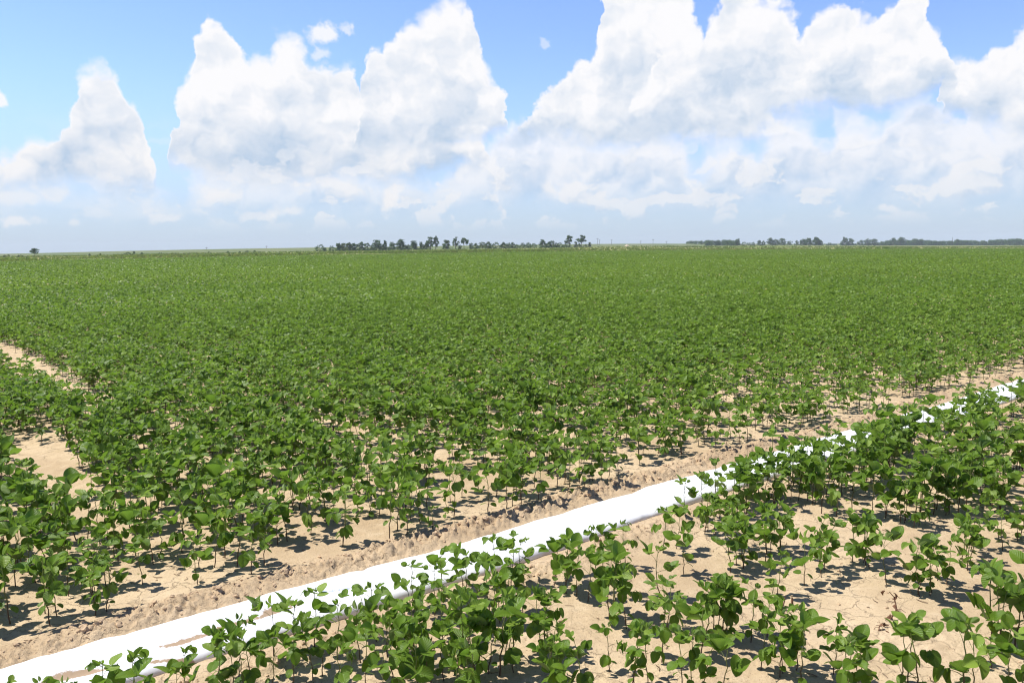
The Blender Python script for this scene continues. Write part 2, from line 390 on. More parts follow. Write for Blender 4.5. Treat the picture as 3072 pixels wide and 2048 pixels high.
FE_S = np.array([-8, -1.19, 0, 1.10, 2.76, 4.67, 7, 9.81, 14, 30, 90]); FE_T = np.array([0.03, 0.02, 0.0, -0.07, -0.03, -0.05, -0.02, 0.01, 0, 0.05, 0.2])
NE_S = np.array([-8, -0.75, -0.30, 0.11, 0.5, 0.76, 2.0, 2.48, 4.5, 9, 30, 90]); NE_T = np.array([-.41, -.41, -.43, -.44, -.455, -.475, -.455, -.41, -.45, -.42, -.4, -.25])
def smooth_ip(s, xs, ys):
    k = np.linspace(-0.5, 0.5, 9)
    return np.mean([np.interp(s + q, xs, ys) for q in k], 0)
def pipe_h(s):
    return 0.070 + 0.026 * fbm(s * 0.8, s * 0, 3, 77)
def build_pipe():
    ss_ = np.concatenate([np.arange(-6, 9, 0.016), np.arange(9, 25, 0.06), np.arange(25, 80, 0.4)])
    nv = 46; v = np.linspace(0, 1, nv)      # 0 near ground edge .. 1 far ground edge, then a flat underside
    S, Vv = np.meshgrid(ss_, v, indexing='ij')
    te = smooth_ip(ss_, NE_S, NE_T)[:, None] + 0.010 * fbm(S * 4, S * 0, 3, 90); tf = smooth_ip(ss_, FE_S, FE_T)[:, None] + 0.012 * fbm(S * 3, S * 0 + 9, 3, 91)
    th = math.pi * (1 - Vv)
    cxs = np.cos(th); sn = np.sin(th)
    lat = np.sign(cxs) * np.abs(cxs) ** 0.72
    prof = np.abs(sn) ** 0.62
    mid = (te + tf) / 2; hw = (tf - te) / 2
    T = mid + hw * lat
    h = pipe_h(S)
    Z = h * prof
    q = (T - te) / (tf - te)
    # long crease where the tube is slack, left end, with silt lying in it
    c1 = 0.36 + 0.05 * fbm(S * 1.2, S * 0, 2, 12)
    am = sstep(1.4, -0.1, S) * 0.22 + 0.10 + 0.18 * fbm(S * 0.9, S * 0 + 4, 2, 14)
    Z = Z - h * np.clip(am, 0, 0.42) * np.exp(-((q - c1) / 0.13) ** 2) * prof
    am2 = 0.22 * np.clip(fbm(S * 1.1, S * 0 + 2, 2, 15) + 0.3, 0, 1)
    Z = Z - h * am2 * np.exp(-((q - 0.70) / 0.07) ** 2) * prof
    # cross wrinkles and fine crumples
    wr = fbm(S * 9 + 2.5 * q, q * 2.2, 3, 16); Z = Z + 0.014 * wr * prof * (0.5 + sstep(-.1, .3, fbm(S * 0.7, S * 0, 2, 19)))
    Z = Z + 0.012 * fbm(S * 2.2, q * 5, 4, 17) * prof
    kn = np.exp(-((S - 0.42) / 0.03) ** 2) * np.exp(-((q - 0.95) / 0.1) ** 2); Z = Z - 0.02 * kn
    XY = st2xy(S, T)
    gz = terrain(XY[..., 0], XY[..., 1]) - 0.012
    P = np.concatenate([XY, (Z + gz)[..., None]], -1).reshape(-1, 3)
    # mud: streaks given as pixel polylines on the tube's top
    mud = np.zeros(S.shape)
    def streak(pix, w, gain=1.0):
        pts = np.array([xy2st(*at(px, py, 0.06)) for px, py in pix])
        for (s0, t0), (s1, t1) in zip(pts[:-1], pts[1:]):
            d = np.array([s1 - s0, t1 - t0]); L2 = d @ d
            k = np.clip(((S - s0) * d[0] + (T - t0) * d[1]) / L2, 0, 1)
            dist = np.hypot(S - s0 - k * d[0], (T - t0 - k * d[1]) * 1.0)
            np.maximum(mud, gain * np.exp(-(dist / w) ** 2), out=mud)
    streak([(478, 1926), (600, 1892), (740, 1850), (897, 1800)], 0.024)
    streak([(897, 1800), (960, 1785)], 0.008, 0.8)
    streak([(90, 2046), (190, 2010), (250, 1996), (330, 1984)], 0.034, 1.0)
    streak([(430, 1975), (520, 1960), (610, 1948)], 0.017, 0.85)
    streak([(1280, 1690), (1300, 1690)], 0.012, 0.9); streak([(1238, 1683), (1252, 1686)], 0.010, 1.0)
    streak([(1590, 1650), (1640, 1640)], 0.014, 0.8)
    mud = mud * (0.8 + 0.5 * fbm(S * 14, T * 40, 3, 23))
    pa = np.array([xy2st(*at(px, py, 0.06)) for px, py in ((950, 1775), (1030, 1762))]); ln_ = (T - (pa[0, 1] + (pa[1, 1] - pa[0, 1]) * (S - pa[0, 0]) / (pa[1, 0] - pa[0, 0])))
    pr = np.where((S > pa[0, 0]) & (S < pa[1, 0] + .05), ln_ / 0.014, 9.0).clip(-9, 9)
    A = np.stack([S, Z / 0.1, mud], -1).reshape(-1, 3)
    ns = len(ss_)
    i = np.arange(ns - 1)[:, None] * nv; j = np.arange(nv - 1)[None, :]
    F = np.stack([i + j, i + nv + j, i + nv + j + 1, i + j + 1], -1).reshape(-1, 4)[:, ::-1]
    under = np.stack([i[:, 0], i[:, 0] + nv - 1, i[:, 0] + 2 * nv - 1, i[:, 0] + nv], -1)[:, ::-1]
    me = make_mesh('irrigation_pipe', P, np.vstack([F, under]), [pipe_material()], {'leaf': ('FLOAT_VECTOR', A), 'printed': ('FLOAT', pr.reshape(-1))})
    return link('irrigation_pipe', me, label='long flat white plastic irrigation pipe with brown mud streaks lying across the sand', category='irrigation pipe')
build_pipe()

# ------------------------------------------------------------------ soybean plant variants
def leaflet(L, W, nu, nv, fold, droop, cup, tint, r, wavy=0.0):
    """blade along +x, up is +z"""
    u = np.linspace(0, 1, nu + 1); v = np.linspace(-1, 1, nv + 1)
    Uu, Vv = np.meshgrid(u, v, indexing='ij')
    w = W / 2 * (np.sin(math.pi * np.clip(Uu, 0, 1) ** 0.80) ** 0.58)
    w = np.where(Uu < 1e-6, W * 0.06, w); w = np.where(Uu > 1 - 1e-6, W * 0.04, w)
    X = L * Uu - 0.10 * L * (np.abs(Vv) ** 2) * sstep(0.5, 0.0, Uu)
    Y = w * Vv
    Z = fold * np.abs(Y) - droop * L * Uu ** 2 + cup * (Y ** 2) / max(W, 1e-3)
    if wavy: Z = Z + wavy * L * np.sin(Uu * r.uniform(5, 9) + r.uniform(0, 6)) * np.abs(Vv) * 0.5 + wavy * L * 0.5 * np.sin(Vv * 4 + r.uniform(0, 6)) * Uu
    V = np.stack([X, Y, Z], -1).reshape(-1, 3)
    i = np.arange(nu)[:, None] * (nv + 1); j = np.arange(nv)[None, :]
    F = np.stack([i + j, i + nv + 1 + j, i + nv + 2 + j, i + j + 1], -1).reshape(-1, 4)
    A = np.stack([Uu, Vv, np.full_like(Uu, tint)], -1).reshape(-1, 3)
    return V, F, A
def frame(direction, roll=0.0):
    d = np.asarray(direction, float); d = d / np.linalg.norm(d)
    up = np.array([0, 0, 1.0]) if abs(d[2]) < 0.95 else np.array([1.0, 0, 0])
    y = np.cross(up, d); y /= np.linalg.norm(y); z = np.cross(d, y)
    c, s = math.cos(roll), math.sin(roll)
    y2 = c * y + s * z; z2 = -s * y + c * z
    return np.stack([d, y2, z2], 1)
def dirv(azm, el): return np.array([math.cos(azm) * math.cos(el), math.sin(azm) * math.cos(el), math.sin(el)])

def soybean(seed, height=0.30, nodes=5, size=1.0, lods=((7, 6, 6), (2, 2, 3), (1, 2, 0)), lean=0.08, bare=0.38):
    """one plant, the same build at several levels of detail -> [(stem arrays, leaf arrays)]"""
    outs = []
    for nu, nv, sides in lods:
        r = random.Random(seed)
        stem, fol = Acc(), Acc()
        la = r.uniform(0, 6.28); top = np.array([math.cos(la) * lean * height, math.sin(la) * lean * height, height])
        bend = np.array([r.uniform(-1, 1), r.uniform(-1, 1), 0]) * 0.05 * height
        def sp_(k): return top * k + bend * math.sin(math.pi * k) + np.array([0.004 * math.sin(k * 17 + seed), 0.004 * math.cos(k * 19 + seed), 0])
        if sides:
            ks = np.linspace(0, 1, 9 if sides > 3 else 3)
            pts = [sp_(k) for k in ks]; pts[0] = pts[0] - np.array([0, 0, 0.03])
            stem.add(*tube(pts, np.linspace(0.0034, 0.0015, len(ks)) * (1 if sides > 3 else 1.1), sides, 0, 0.9))
        def put(base, d, roll, L, W, fold, droop, cup, tint, wavy):
            V, F, A = leaflet(L, W, nu, nv, fold, droop, cup, tint, r, wavy if nu > 3 else 0)
            fol.add(V @ frame(d, roll).T + base, F, A)
        # unifoliate pair: small round leaves low on the stem
        az0 = r.uniform(0, 6.28)
        k0 = bare * 0.62 * r.uniform(0.8, 1.1)
        for q in (0, math.pi):
            d = dirv(az0 + q, r.uniform(0.1, 0.6)); b0 = sp_(k0); e = b0 + d * 0.022 * size
            if sides: stem.add(*tube([b0, e], 0.001, max(3, sides - 2), 0.6, 1))
            L = 0.042 * size * r.uniform(0.8, 1.2)
            put(e, dirv(az0 + q + r.uniform(-.4, .4), r.uniform(-0.6, 0.15)), r.uniform(-.4, .4), L, L * 0.9, 0.1, 0.2, 0.2, r.uniform(0.1, 0.7), 0.02)
        for i in range(nodes):
            f = i / max(1, nodes - 1)
            k = bare + (0.97 - bare) * f
            base = sp_(k)
            azm = az0 + 1.2 + i * 2.4 + r.uniform(-0.5, 0.5)
            el = r.uniform(0.35, 0.85) + 0.25 * f
            pl = size * r.uniform(0.045, 0.080) * (0.75 + 0.5 * math.sin(math.pi * min(1, f + 0.15)))
            d0 = dirv(azm, el); d1 = dirv(azm, el - 0.25)
            midp = base + d0 * pl * 0.5; tip = midp + d1 * pl * 0.5
            if sides: stem.add(*tube([base, midp, tip], [0.0014, 0.0011, 0.0009], max(3, sides - 2), 0.75, 1.0))
            sc_ = size * (1.0 - 0.38 * max(0, f - 0.7) / 0.3) * r.uniform(0.85, 1.15)
            pit = r.choice((-1, 1, 1)) * r.uniform(0.25, 1.15)
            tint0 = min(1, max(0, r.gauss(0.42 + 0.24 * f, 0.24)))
            L = 0.066 * sc_
            fo = r.uniform(0.05, 0.60); hang = r.uniform(0.0, 0.34)
            rach = tip + dirv(azm, el - 0.4) * 0.022 * sc_
            if sides: stem.add(*tube([tip, rach], 0.0008, 3, 1, 1))
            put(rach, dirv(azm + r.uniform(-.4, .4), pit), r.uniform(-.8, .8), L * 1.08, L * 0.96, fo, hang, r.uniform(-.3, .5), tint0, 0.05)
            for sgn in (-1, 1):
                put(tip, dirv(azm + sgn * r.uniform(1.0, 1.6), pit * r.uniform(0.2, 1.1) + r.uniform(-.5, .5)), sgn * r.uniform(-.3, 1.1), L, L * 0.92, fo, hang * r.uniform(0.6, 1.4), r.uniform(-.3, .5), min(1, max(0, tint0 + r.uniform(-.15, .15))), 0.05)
        # young folded leaves at the tip
        for j in range(3):
            d = dirv(r.uniform(0, 6.28), r.uniform(0.6, 1.3)); e = sp_(0.99) + d * 0.018 * size
            L = 0.036 * size * r.uniform(0.7, 1.3)
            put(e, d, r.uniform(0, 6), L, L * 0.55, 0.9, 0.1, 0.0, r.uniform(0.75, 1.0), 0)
            if sides: stem.add(*tube([sp_(0.97), e], 0.0009, 3, 0.9, 1))
        st_ = stem.arrays()[:3] if sides else None
        outs.append((st_, fol.arrays()[:3]))
    return outs
HI = ((7, 6, 6), (5, 4, 4), (2, 2, 3), (1, 2, 0))
SPEC = [dict(height=.30, nodes=5, size=.92, bare=.36), dict(height=.33, nodes=5, size=.95, bare=.42), dict(height=.26, nodes=4, size=0.85, bare=.36), dict(height=.29, nodes=4, size=1.08, bare=.36),
        dict(height=.33, nodes=5, size=.90, bare=.48), dict(height=.25, nodes=4, size=.95, bare=.32), dict(height=.15, nodes=2, size=.8, bare=.35), dict(height=.31, nodes=5, size=.86, lean=.2, bare=.40),
        dict(height=.32, nodes=4, size=1.16, bare=.40), dict(height=.28, nodes=5, size=.84, lean=.16, bare=.34)]
VAR = [soybean(100 + 13 * i, lods=HI, **s) for i, s in enumerate(SPEC)]
VH = np.array([s['height'] for s in SPEC]) + 0.04

# ------------------------------------------------------------------ where the plants stand
plants = []   # x, y, variant, scale, rotation, area
def addp(x, y, var, scale, area=''):
    plants.append((x, y, var, scale, random.uniform(0, 6.283), area))
NEAR = [  # base pixel, how many, height in m, area
 (320, 2215, 3, .30, 'a'), (60, 2250, 2, .28, 'a'), (190, 2235, 2, .27, 'a'), (430, 2170, 1, .2, 'a'),
 (725, 2070, 2, .26, 'b'), (612, 2110, 2, .25, 'b'), (875, 1995, 3, .30, 'b'), (965, 1972, 2, .29, 'b'), (745, 2110, 2, .2, 'b'), (868, 2075, 2, .18, 'b'), (968, 2050, 2, .2, 'b'), (520, 2140, 2, .22, 'b'),
 (1090, 1905, 2, .24, 'c'), (1190, 1918, 2, .29, 'c'), (1261, 1850, 2, .27, 'c'), (1331, 1800, 2, .27, 'c'), (1130, 1975, 2, .28, 'c'), (1245, 1962, 3, .3, 'c'), (1330, 1905, 3, .3, 'c'),
 (1392, 1785, 2, .28, 'd'), (1479, 1775, 2, .27, 'd'), (1531, 1768, 2, .28, 'd'), (1570, 1752, 2, .27, 'd'), (1627, 1772, 2, .27, 'd'), (1420, 1850, 2, .28, 'd'), (1500, 1860, 2, .3, 'd'), (1570, 1840, 2, .26, 'd'), (1700, 1740, 2, .26, 'd'),
 (1450, 2022, 3, .36, 'e'), (1396, 2016, 2, .30, 'e'), (1507, 1998, 2, .30, 'e'), (1537, 2005, 2, .26, 'e'), (1625, 1979, 1, .28, 'e'), (1683, 1946, 4, .29, 'e'), (1653, 2016, 1, .22, 'e'),
 (1818, 1866, 5, .35, 'f'), (1940, 1794, 3, .30, 'f'), (1765, 1800, 2, .27, 'f'), (1984, 1985, 1, .33, 'f'),
 (1849, 2046, 2, .24, 'g'), (1888, 2050, 2, .25, 'g'), (1705, 2064, 2, .22, 'g'), (1620, 2110, 2, .18, 'g'),
 (1091, 2064, 2, .30, 'h'), (1192, 2055, 3, .31, 'h'), (1270, 2068, 3, .32, 'h'), (1345, 2051, 2, .28, 'h'), (1150, 2130, 2, .25, 'h'), (1030, 2110, 2, .25, 'h'), (1420, 2120, 3, .25, 'h'), (1290, 2150, 3, .3, 'h'),
 (2109, 1596, 3, .27, 'i'), (2144, 1600, 3, .27, 'i'), (2192, 1715, 1, .31, 'i'), (2218, 1697, 2, .27, 'i'), (2253, 1688, 2, .28, 'i'), (2283, 1663, 3, .28, 'i'), (2318, 1646, 3, .28, 'i'), (2200, 1640, 2, .27, 'i'),
 (2412, 1751, 1, .31, 'j'), (2477, 1715, 2, .28, 'j'), (2540, 1707, 2, .28, 'j'), (2570, 1693, 5, .29, 'j'),
 (2092, 1942, 3, .31, 'k'), (2122, 1924, 2, .30, 'k'), (2174, 1933, 2, .30, 'k'), (2196, 1924, 2, .28, 'k'), (2248, 1902, 3, .31, 'k'),
 (2080, 2110, 3, .25, 'l'), (2150, 2100, 2, .22, 'l'), (2348, 2035, 3, .27, 'm'), (2388, 2044, 2, .28, 'm'), (2453, 2016, 3, .27, 'm'),
 (2731, 1767, 4, .27, 'n'), (2762, 1789, 3, .25, 'n'), (2830, 1745, 2, .26, 'n'), (2895, 1715, 2, .26, 'n'),
 (2718, 1576, 4, .26, 'o'), (2750, 1570, 2, .25, 'o'), (2827, 1537, 3, .26, 'o'),
 (2919, 1667, 2, .25, 'p'), (2967, 1654, 3, .26, 'p'), (3019, 1619, 4, .28, 'p'),
 (2975, 1937, 3, .34, 'q'), (3023, 1916, 3, .34, 'q'), (3058, 1894, 3, .33, 'q'),
 (2766, 2115, 4, .34, 'r'), (2832, 2085, 3, .36, 'r'), (2614, 2108, 3, .26, 'r'), (2560, 2120, 3, .24, 'r'),
 (2005, 1645, 2, .28, 'i'), (1800, 1722, 2, .27, 'd'), (1880, 1705, 1, .25, 'd'), (2052, 1722, 1, .27, 'i'), (1960, 1880, 2, .24, 'f'), (2330, 1785, 1, .22, 'j'),
 (2975, 2003, 1, .12, 's'), (3060, 2120, 2, .3, 's')]
for px, py, n, h, area in NEAR:
    if n >= 3 or (n == 2 and area in 'cdh' and (px + py) % 3): n -= 1
    c = at(px, py)
    for q in range(n):
        ang = random.uniform(0, 6.28); rad = 0.0 if n == 1 else random.uniform(0.02, 0.095)
        hh = h * random.uniform(0.82, 1.05) * 0.97
        var = 6 if h < 0.15 else random.choice([0, 1, 2, 3, 4, 5, 7, 8, 9])
        addp(c[0] + rad * math.cos(ang) * 1.3, c[1] + rad * math.sin(ang), var, min(1.25, max(0.7, hh / VH[var])), area)
# right part of the near side, procedural: a dense band beside the pipe and patchy clumps behind it
def near_right():
    for _ in range(6000):
        s = random.uniform(1.4, 26); t = random.uniform(-3.6, -0.40)
        x, y = st2xy(s, t); px, py, _f = project((x, y, 0.0))
        if y < 0.8 or px < 1900 or (py > 1560 and px < 3110): continue
        if px > 3072 * 1.6: continue
        nzv = float(vnoise(np.array(s * 1.3), np.array(t * 2.6), 71)) + 0.5 * float(vnoise(np.array(s * 3.1), np.array(t * 4.6), 72))
        dens = (0.22 if t > -0.62 else 0.62) if t > -1.0 else (0.56 if nzv > -0.02 else 0.12)
        if random.random() > dens: continue
        var = random.choice([0, 1, 2, 3, 4, 5, 7, 8, 9, 3, 8])
        addp(x, y, var, random.uniform(0.8, 1.08), 't' if t > -1.05 else 'u')
near_right()
# the field
def field_density(s, t):
    d = 1.0
    for s0, sl, ta, tb, wd in FURS:
        if ta - .3 < t < tb + .3:
            lim = wd * (0.8 + 0.9 * float(vnoise(np.array(t * 0.9), np.array(s0 * 3.), 88) * 0.6)) * float(sstep(ta - .3, ta + .3, t) * sstep(tb + .3, tb - .5, t))
            if abs(s - s0 - sl * t) < lim: return 0.0
    b = s - 0.075 * t; e = abs(b / 0.93 - math.floor(b / 0.93) - 0.5)
    if e < 0.055: d = 0.25
    d *= 0.66 + 0.34 * float(sstep(1.0, 4.5, t))
    if 1.0 < t: d *= 0.55 + 0.45 * float(sstep(-0.42, -0.18, vnoise(np.array(s * .55), np.array(t * .22), 91)))
    if t < 1.2: d *= 0.85 + 0.15 * float(sstep(0.3, 1.2, t))
    return d
FIELD_NEAR = 24.0
def field_rows():
    dens = 56.0
    xs = []
    area = 60 * 26
    n = int(dens * area)
    S = rng.uniform(-24, 36, n); T = rng.uniform(0.22, 26, n)
    XY = st2xy(S, T)
    dist = np.hypot(XY[:, 0], XY[:, 1]); az = np.degrees(np.arctan2(XY[:, 0], XY[:, 1]))
    ok = (dist < FIELD_NEAR) & (np.abs(az) < 44) & (XY[:, 1] > 2)
    for s, t, (x, y) in zip(S[ok], T[ok], XY[ok]):
        e = 0.27 + 0.10 * float(vnoise(np.array(s * 1.6), np.array(0.3), 55))
        if t < e or random.random() > field_density(s, t): continue
        var = random.choice([0, 1, 2, 3, 4, 5, 7, 8, 9, 0, 1, 3, 6] if t < 1.2 else [0, 1, 3, 4, 5, 7, 8, 9, 2])
        addp(x, y, var, random.uniform(0.78, 1.08) * (0.95 if t < 0.9 else 1.0), 'F')
field_rows()

P = np.array([(p[0], p[1], p[2], p[3], p[4]) for p in plants]); AREA = [p[5] for p in plants]
PZ = ground_z(P[:, 0], P[:, 1])
topz = PZ + VH[P[:, 2].astype(int)] * P[:, 3]
pxm, pym, fw = project(np.stack([P[:, 0], P[:, 1], PZ + 0.7 * (topz - PZ)], 1))
pxb, pyb, _ = project(np.stack([P[:, 0], P[:, 1], PZ], 1))
_, pyt, _ = project(np.stack([P[:, 0], P[:, 1], topz], 1))
inview = (pxm > 15) & (pxm < 3057) & (pym < 2035) & (pym > 700) & (pyt < 2025)
order = np.argsort(np.where(inview, fw, 1e9))
IND = order[:300]
IND_SET = set(int(i) for i in IND)
print('plants', len(P), 'individuals farthest', fw[IND[-1]])

# ---- individual plants: Empty + stem + foliage, meshes shared between copies
stem_me, fol_me = [], []
for i, v in enumerate(VAR):
    (sv, sf, sa), (fv, ff, fa) = v[0]
    stem_me.append(make_mesh('stem', sv, sf, [M_STEM], {'leaf': ('FLOAT_VECTOR', sa)}))
    fol_me.append(make_mesh('foliage', fv, ff, [M_LEAF], {'leaf': ('FLOAT_VECTOR', fa)}))
WORDS = ['leftmost', 'second from left', 'third from left', 'fourth from left', 'fifth from left', 'sixth from left', 'seventh from left', 'eighth from left', 'ninth from left', 'tenth from left',
         'eleventh from left', 'twelfth from left', 'thirteenth from left', 'fourteenth from left', 'fifteenth from left', 'sixteenth from left', 'seventeenth from left', 'eighteenth from left', 'nineteenth from left', 'twentieth from left']
def ordinal(k, n):
    if k == n - 1 and n > 1: return 'rightmost'
    return WORDS[k] if k < len(WORDS) else None
PLACE = {'a': 'in the bottom left corner before the pipe', 'b': 'in the clump below the muddy pipe streak',
 'c': 'overhanging the pipe left of centre', 'd': 'against the pipe at centre',
 'e': 'in the tall clump at bottom centre', 'f': 'around the tall tuft right of bottom centre', 'g': 'low on the centre bottom edge',
 'h': 'in the bottom edge thicket left of centre', 'i': 'in the line below the pipe right of centre', 'j': 'on the upper rim of the bare sand patch',
 'k': 'left of the bare sand patch', 'l': 'cut by the bottom edge below the sand patch', 'm': 'just below the bare sand patch',
 'n': 'right of the dried stalks', 'o': 'behind the clump right of the dried stalks', 'p': 'above the large right edge clump',
 'q': 'in the large clump at the right edge', 'r': 'in the broad-leaved clump at bottom right', 's': 'in the bottom right corner'}
KINDW = ['even', 'leafy', 'small', 'broad-leaved', 'bare-stemmed', 'low bushy', 'tiny', 'leaning', 'big-leaved', 'slightly leaning']
groups = {}
for i in IND:
    i = int(i); a = AREA[i]
    s, t = xy2st(P[i, 0], P[i, 1])
    if a == 'F':
        z = min(7, max(0, int((pxb[i]) // 390)))
        key = ('F', z, 0 if t < 0.72 else 1)
    elif a in ('t', 'u'): key = (a, min(3, max(0, int((pxb[i] - 1900) // 300))), 0)
    else: key = (a, 0, 0)
    groups.setdefault(key, []).append(i)
ZONES = ['at far left', 'above the mud streak start', 'above the mud streak end', 'left of centre',
         'at picture centre', 'just right of centre', 'in the right half', 'towards the right edge']
lab = {}
for key, ids in groups.items():
    ids.sort(key=lambda i: pxb[i]); n = len(ids)
    for k, i in enumerate(ids):
        kw = KINDW[int(P[i, 2])]
        o = ordinal(k, n)
        if key[0] == 'F' and key[2] == 0:
            place = 'along the field edge ' + ZONES[key[1]]; g = 'soybean plants along the field edge beyond the pipe'
        elif key[0] == 'F':
            lab[i] = ('green soybean plant in the crowded rows behind the field edge ' + ZONES[key[1]], 'soybean plants crowded behind the field edge ' + ZONES[key[1]]); continue
        elif key[0] == 't':
            place = 'in the band beside the pipe ' + ['right of centre', 'in right third', 'near right edge', 'at right edge'][key[1]]; g = 'soybean plants on the near side of the pipe'
        elif key[0] == 'u':
            place = 'behind the sand patch ' + ['right of centre', 'in right third', 'near right edge', 'at right edge'][key[1]]; g = 'soybean plants on the near side of the pipe'
        else:
            place = PLACE[key[0]]; g = 'soybean plants on the near side of the pipe'
        if o is None: lab[i] = ('soybean plant in the crowded part ' + place, g + ', crowded ' + key[0] + str(key[1]))
        else: lab[i] = (f'{kw} soybean plant, {o} {place}', g)
for i in IND:
    i = int(i); v = int(P[i, 2])
    e = bpy.data.objects.new('soybean_plant', None); COL.objects.link(e); e.empty_display_size = 0.05
    e.location = (P[i, 0], P[i, 1], PZ[i]); e.rotation_euler = (0, 0, P[i, 4]); e.scale = (P[i, 3],) * 3
    e['label'], e['group'] = lab[i]; e['category'] = 'soybean plant'
    link('stem', stem_me[v], e); link('foliage', fol_me[v], e)

# ---- the rest of the crop: one mesh
def build_crop():
    Vs, Fs, As, Ms = [], [], [], []; n0 = 0
    rest = np.array([i for i in range(len(P)) if i not in IND_SET])
    dist = np.hypot(P[rest, 0], P[rest, 1])
    lod = np.where(dist < 8.5, 1, np.where(dist < 30, 2, 3))
    for v in range(len(VAR)):
        for L in (1, 2, 3):
            ids = rest[(P[rest, 2].astype(int) == v) & (lod == L)]
            if not len(ids): continue
            c, s = np.cos(P[ids, 4]), np.sin(P[ids, 4]); k = P[ids, 3]
            for part, mi in ((VAR[v][L][0], 0), (VAR[v][L][1], 1)):
                if part is None: continue
                pv, pf, pa = part
                X = k[:, None] * (c[:, None] * pv[None, :, 0] - s[:, None] * pv[None, :, 1]) + P[ids, 0][:, None]
                Y = k[:, None] * (s[:, None] * pv[None, :, 0] + c[:, None] * pv[None, :, 1]) + P[ids, 1][:, None]
                Z = k[:, None] * pv[None, :, 2] + PZ[ids][:, None]
                V = np.stack([X, Y, Z], -1).reshape(-1, 3)
                F = (pf[None] + (np.arange(len(ids)) * len(pv))[:, None, None]).reshape(-1, 4) + n0
                A = np.tile(pa, (len(ids), 1))
                if mi == 1: A[:, 2] = np.clip(A[:, 2] + np.repeat(rng.normal(0, 0.12, len(ids)), len(pv)), 0, 1)
                Vs.append(V); Fs.append(F); As.append(A); Ms.append(np.full(len(F), mi)); n0 += len(V)
    # farther plants: every leaf a small folded blade, growing coarser with distance
    def leaves(d0, d1, dens, size, zlo, zhi):
        nonlocal n0
        amax = 46
        area = R(2 * amax) / 2 * (d1 ** 2 - d0 ** 2); n = int(area * dens)
        r = np.sqrt(rng.uniform(d0 ** 2, d1 ** 2, n)); a = rng.uniform(-R(amax), R(amax), n)
        x = r * np.sin(a); y = r * np.cos(a)
        s, t = xy2st(x, y)
        az = np.clip(x / np.maximum(y, 1), TAZ[0], TAZ[-1])
        ok = (t > 0.4) & (y < ip(az, TAZ, DE) - 0.5 + 2.5 * fbm(x * 0.05, y * 0.05, 2, 3))
        b = (s - 0.075 * t) / 0.93
        fr = np.abs(b - np.floor(b) - 0.5)
        ok &= (rng.random(n) < np.where(fr < 0.10, 0.45, 1.0)) if d0 < 60 else ok
        x, y = x[ok], y[ok]; n = len(x)
        patch = fbm(x * 0.12, y * 0.05, 3, 12)
        gz = terrain(x, y); z = gz + zlo + (zhi - zlo) * rng.beta(2.2, 1.2, n) + 0.03 * fbm(x * .6, y * .6, 2, 6)
        L = size * rng.uniform(0.7, 1.3, n)
        azr = rng.uniform(0, 6.283, n); el = rng.normal(0.0, 0.55, n); roll = rng.normal(0, 0.6, n)
        d = np.stack([np.cos(azr) * np.cos(el), np.sin(azr) * np.cos(el), np.sin(el)], 1)
        yv = np.stack([-np.sin(azr), np.cos(azr), np.zeros(n)], 1); zv = np.cross(d, yv)
        y2 = np.cos(roll)[:, None] * yv + np.sin(roll)[:, None] * zv; z2 = -np.sin(roll)[:, None] * yv + np.cos(roll)[:, None] * zv
        c = np.stack([x, y, z], 1); W = L * 0.42; fo = rng.uniform(0, 0.5, n) * W
        q = [c - d * (L / 2)[:, None], c + d * (L * .1)[:, None] + y2 * W[:, None] + z2 * fo[:, None], c + d * (L / 2)[:, None], c + d * (L * .1)[:, None] - y2 * W[:, None] + z2 * fo[:, None]]
        V = np.stack(q, 1).reshape(-1, 3)
        i = np.arange(n) * 4; F = np.stack([np.stack([i, i + 3, i + 2], 1), np.stack([i, i + 2, i + 1], 1)], 1).reshape(-1, 3)
        F = np.stack([i, i + 3, i + 2, i + 1], 1)
        tint = np.clip(rng.normal(0.36, 0.22, n) + 0.22 * patch, 0, 1)
        A = np.zeros((n * 4, 3)); A[:, 0] = np.tile([0, .5, 1, .5], n); A[:, 1] = np.tile([0, .7, 0, -.7], n); A[:, 2] = np.repeat(tint, 4)
        Vs.append(V); Fs.append(F + n0); As.append(A); Ms.append(np.full(len(F), 1)); n0 += len(V)
    leaves(FIELD_NEAR - 0.4, 40, 260, 0.085, 0.10, 0.31)
    leaves(40, 70, 95, 0.11, 0.13, 0.31)
    leaves(70, 130, 34, 0.17, 0.15, 0.31)
    leaves(130, 330, 10, 0.30, 0.14, 0.30)
    V = np.vstack(Vs); F = np.vstack(Fs); A = np.vstack(As); M = np.concatenate(Ms)
    print('crop faces', len(F))
    me = make_mesh('soybean_crop', V, F, [M_STEM, M_LEAF], {'leaf': ('FLOAT_VECTOR', A)}, M)
    link('soybean_crop', me, kind='stuff', label='dense green soybean crop filling the flat field to the far trees', category='crop')
build_crop()

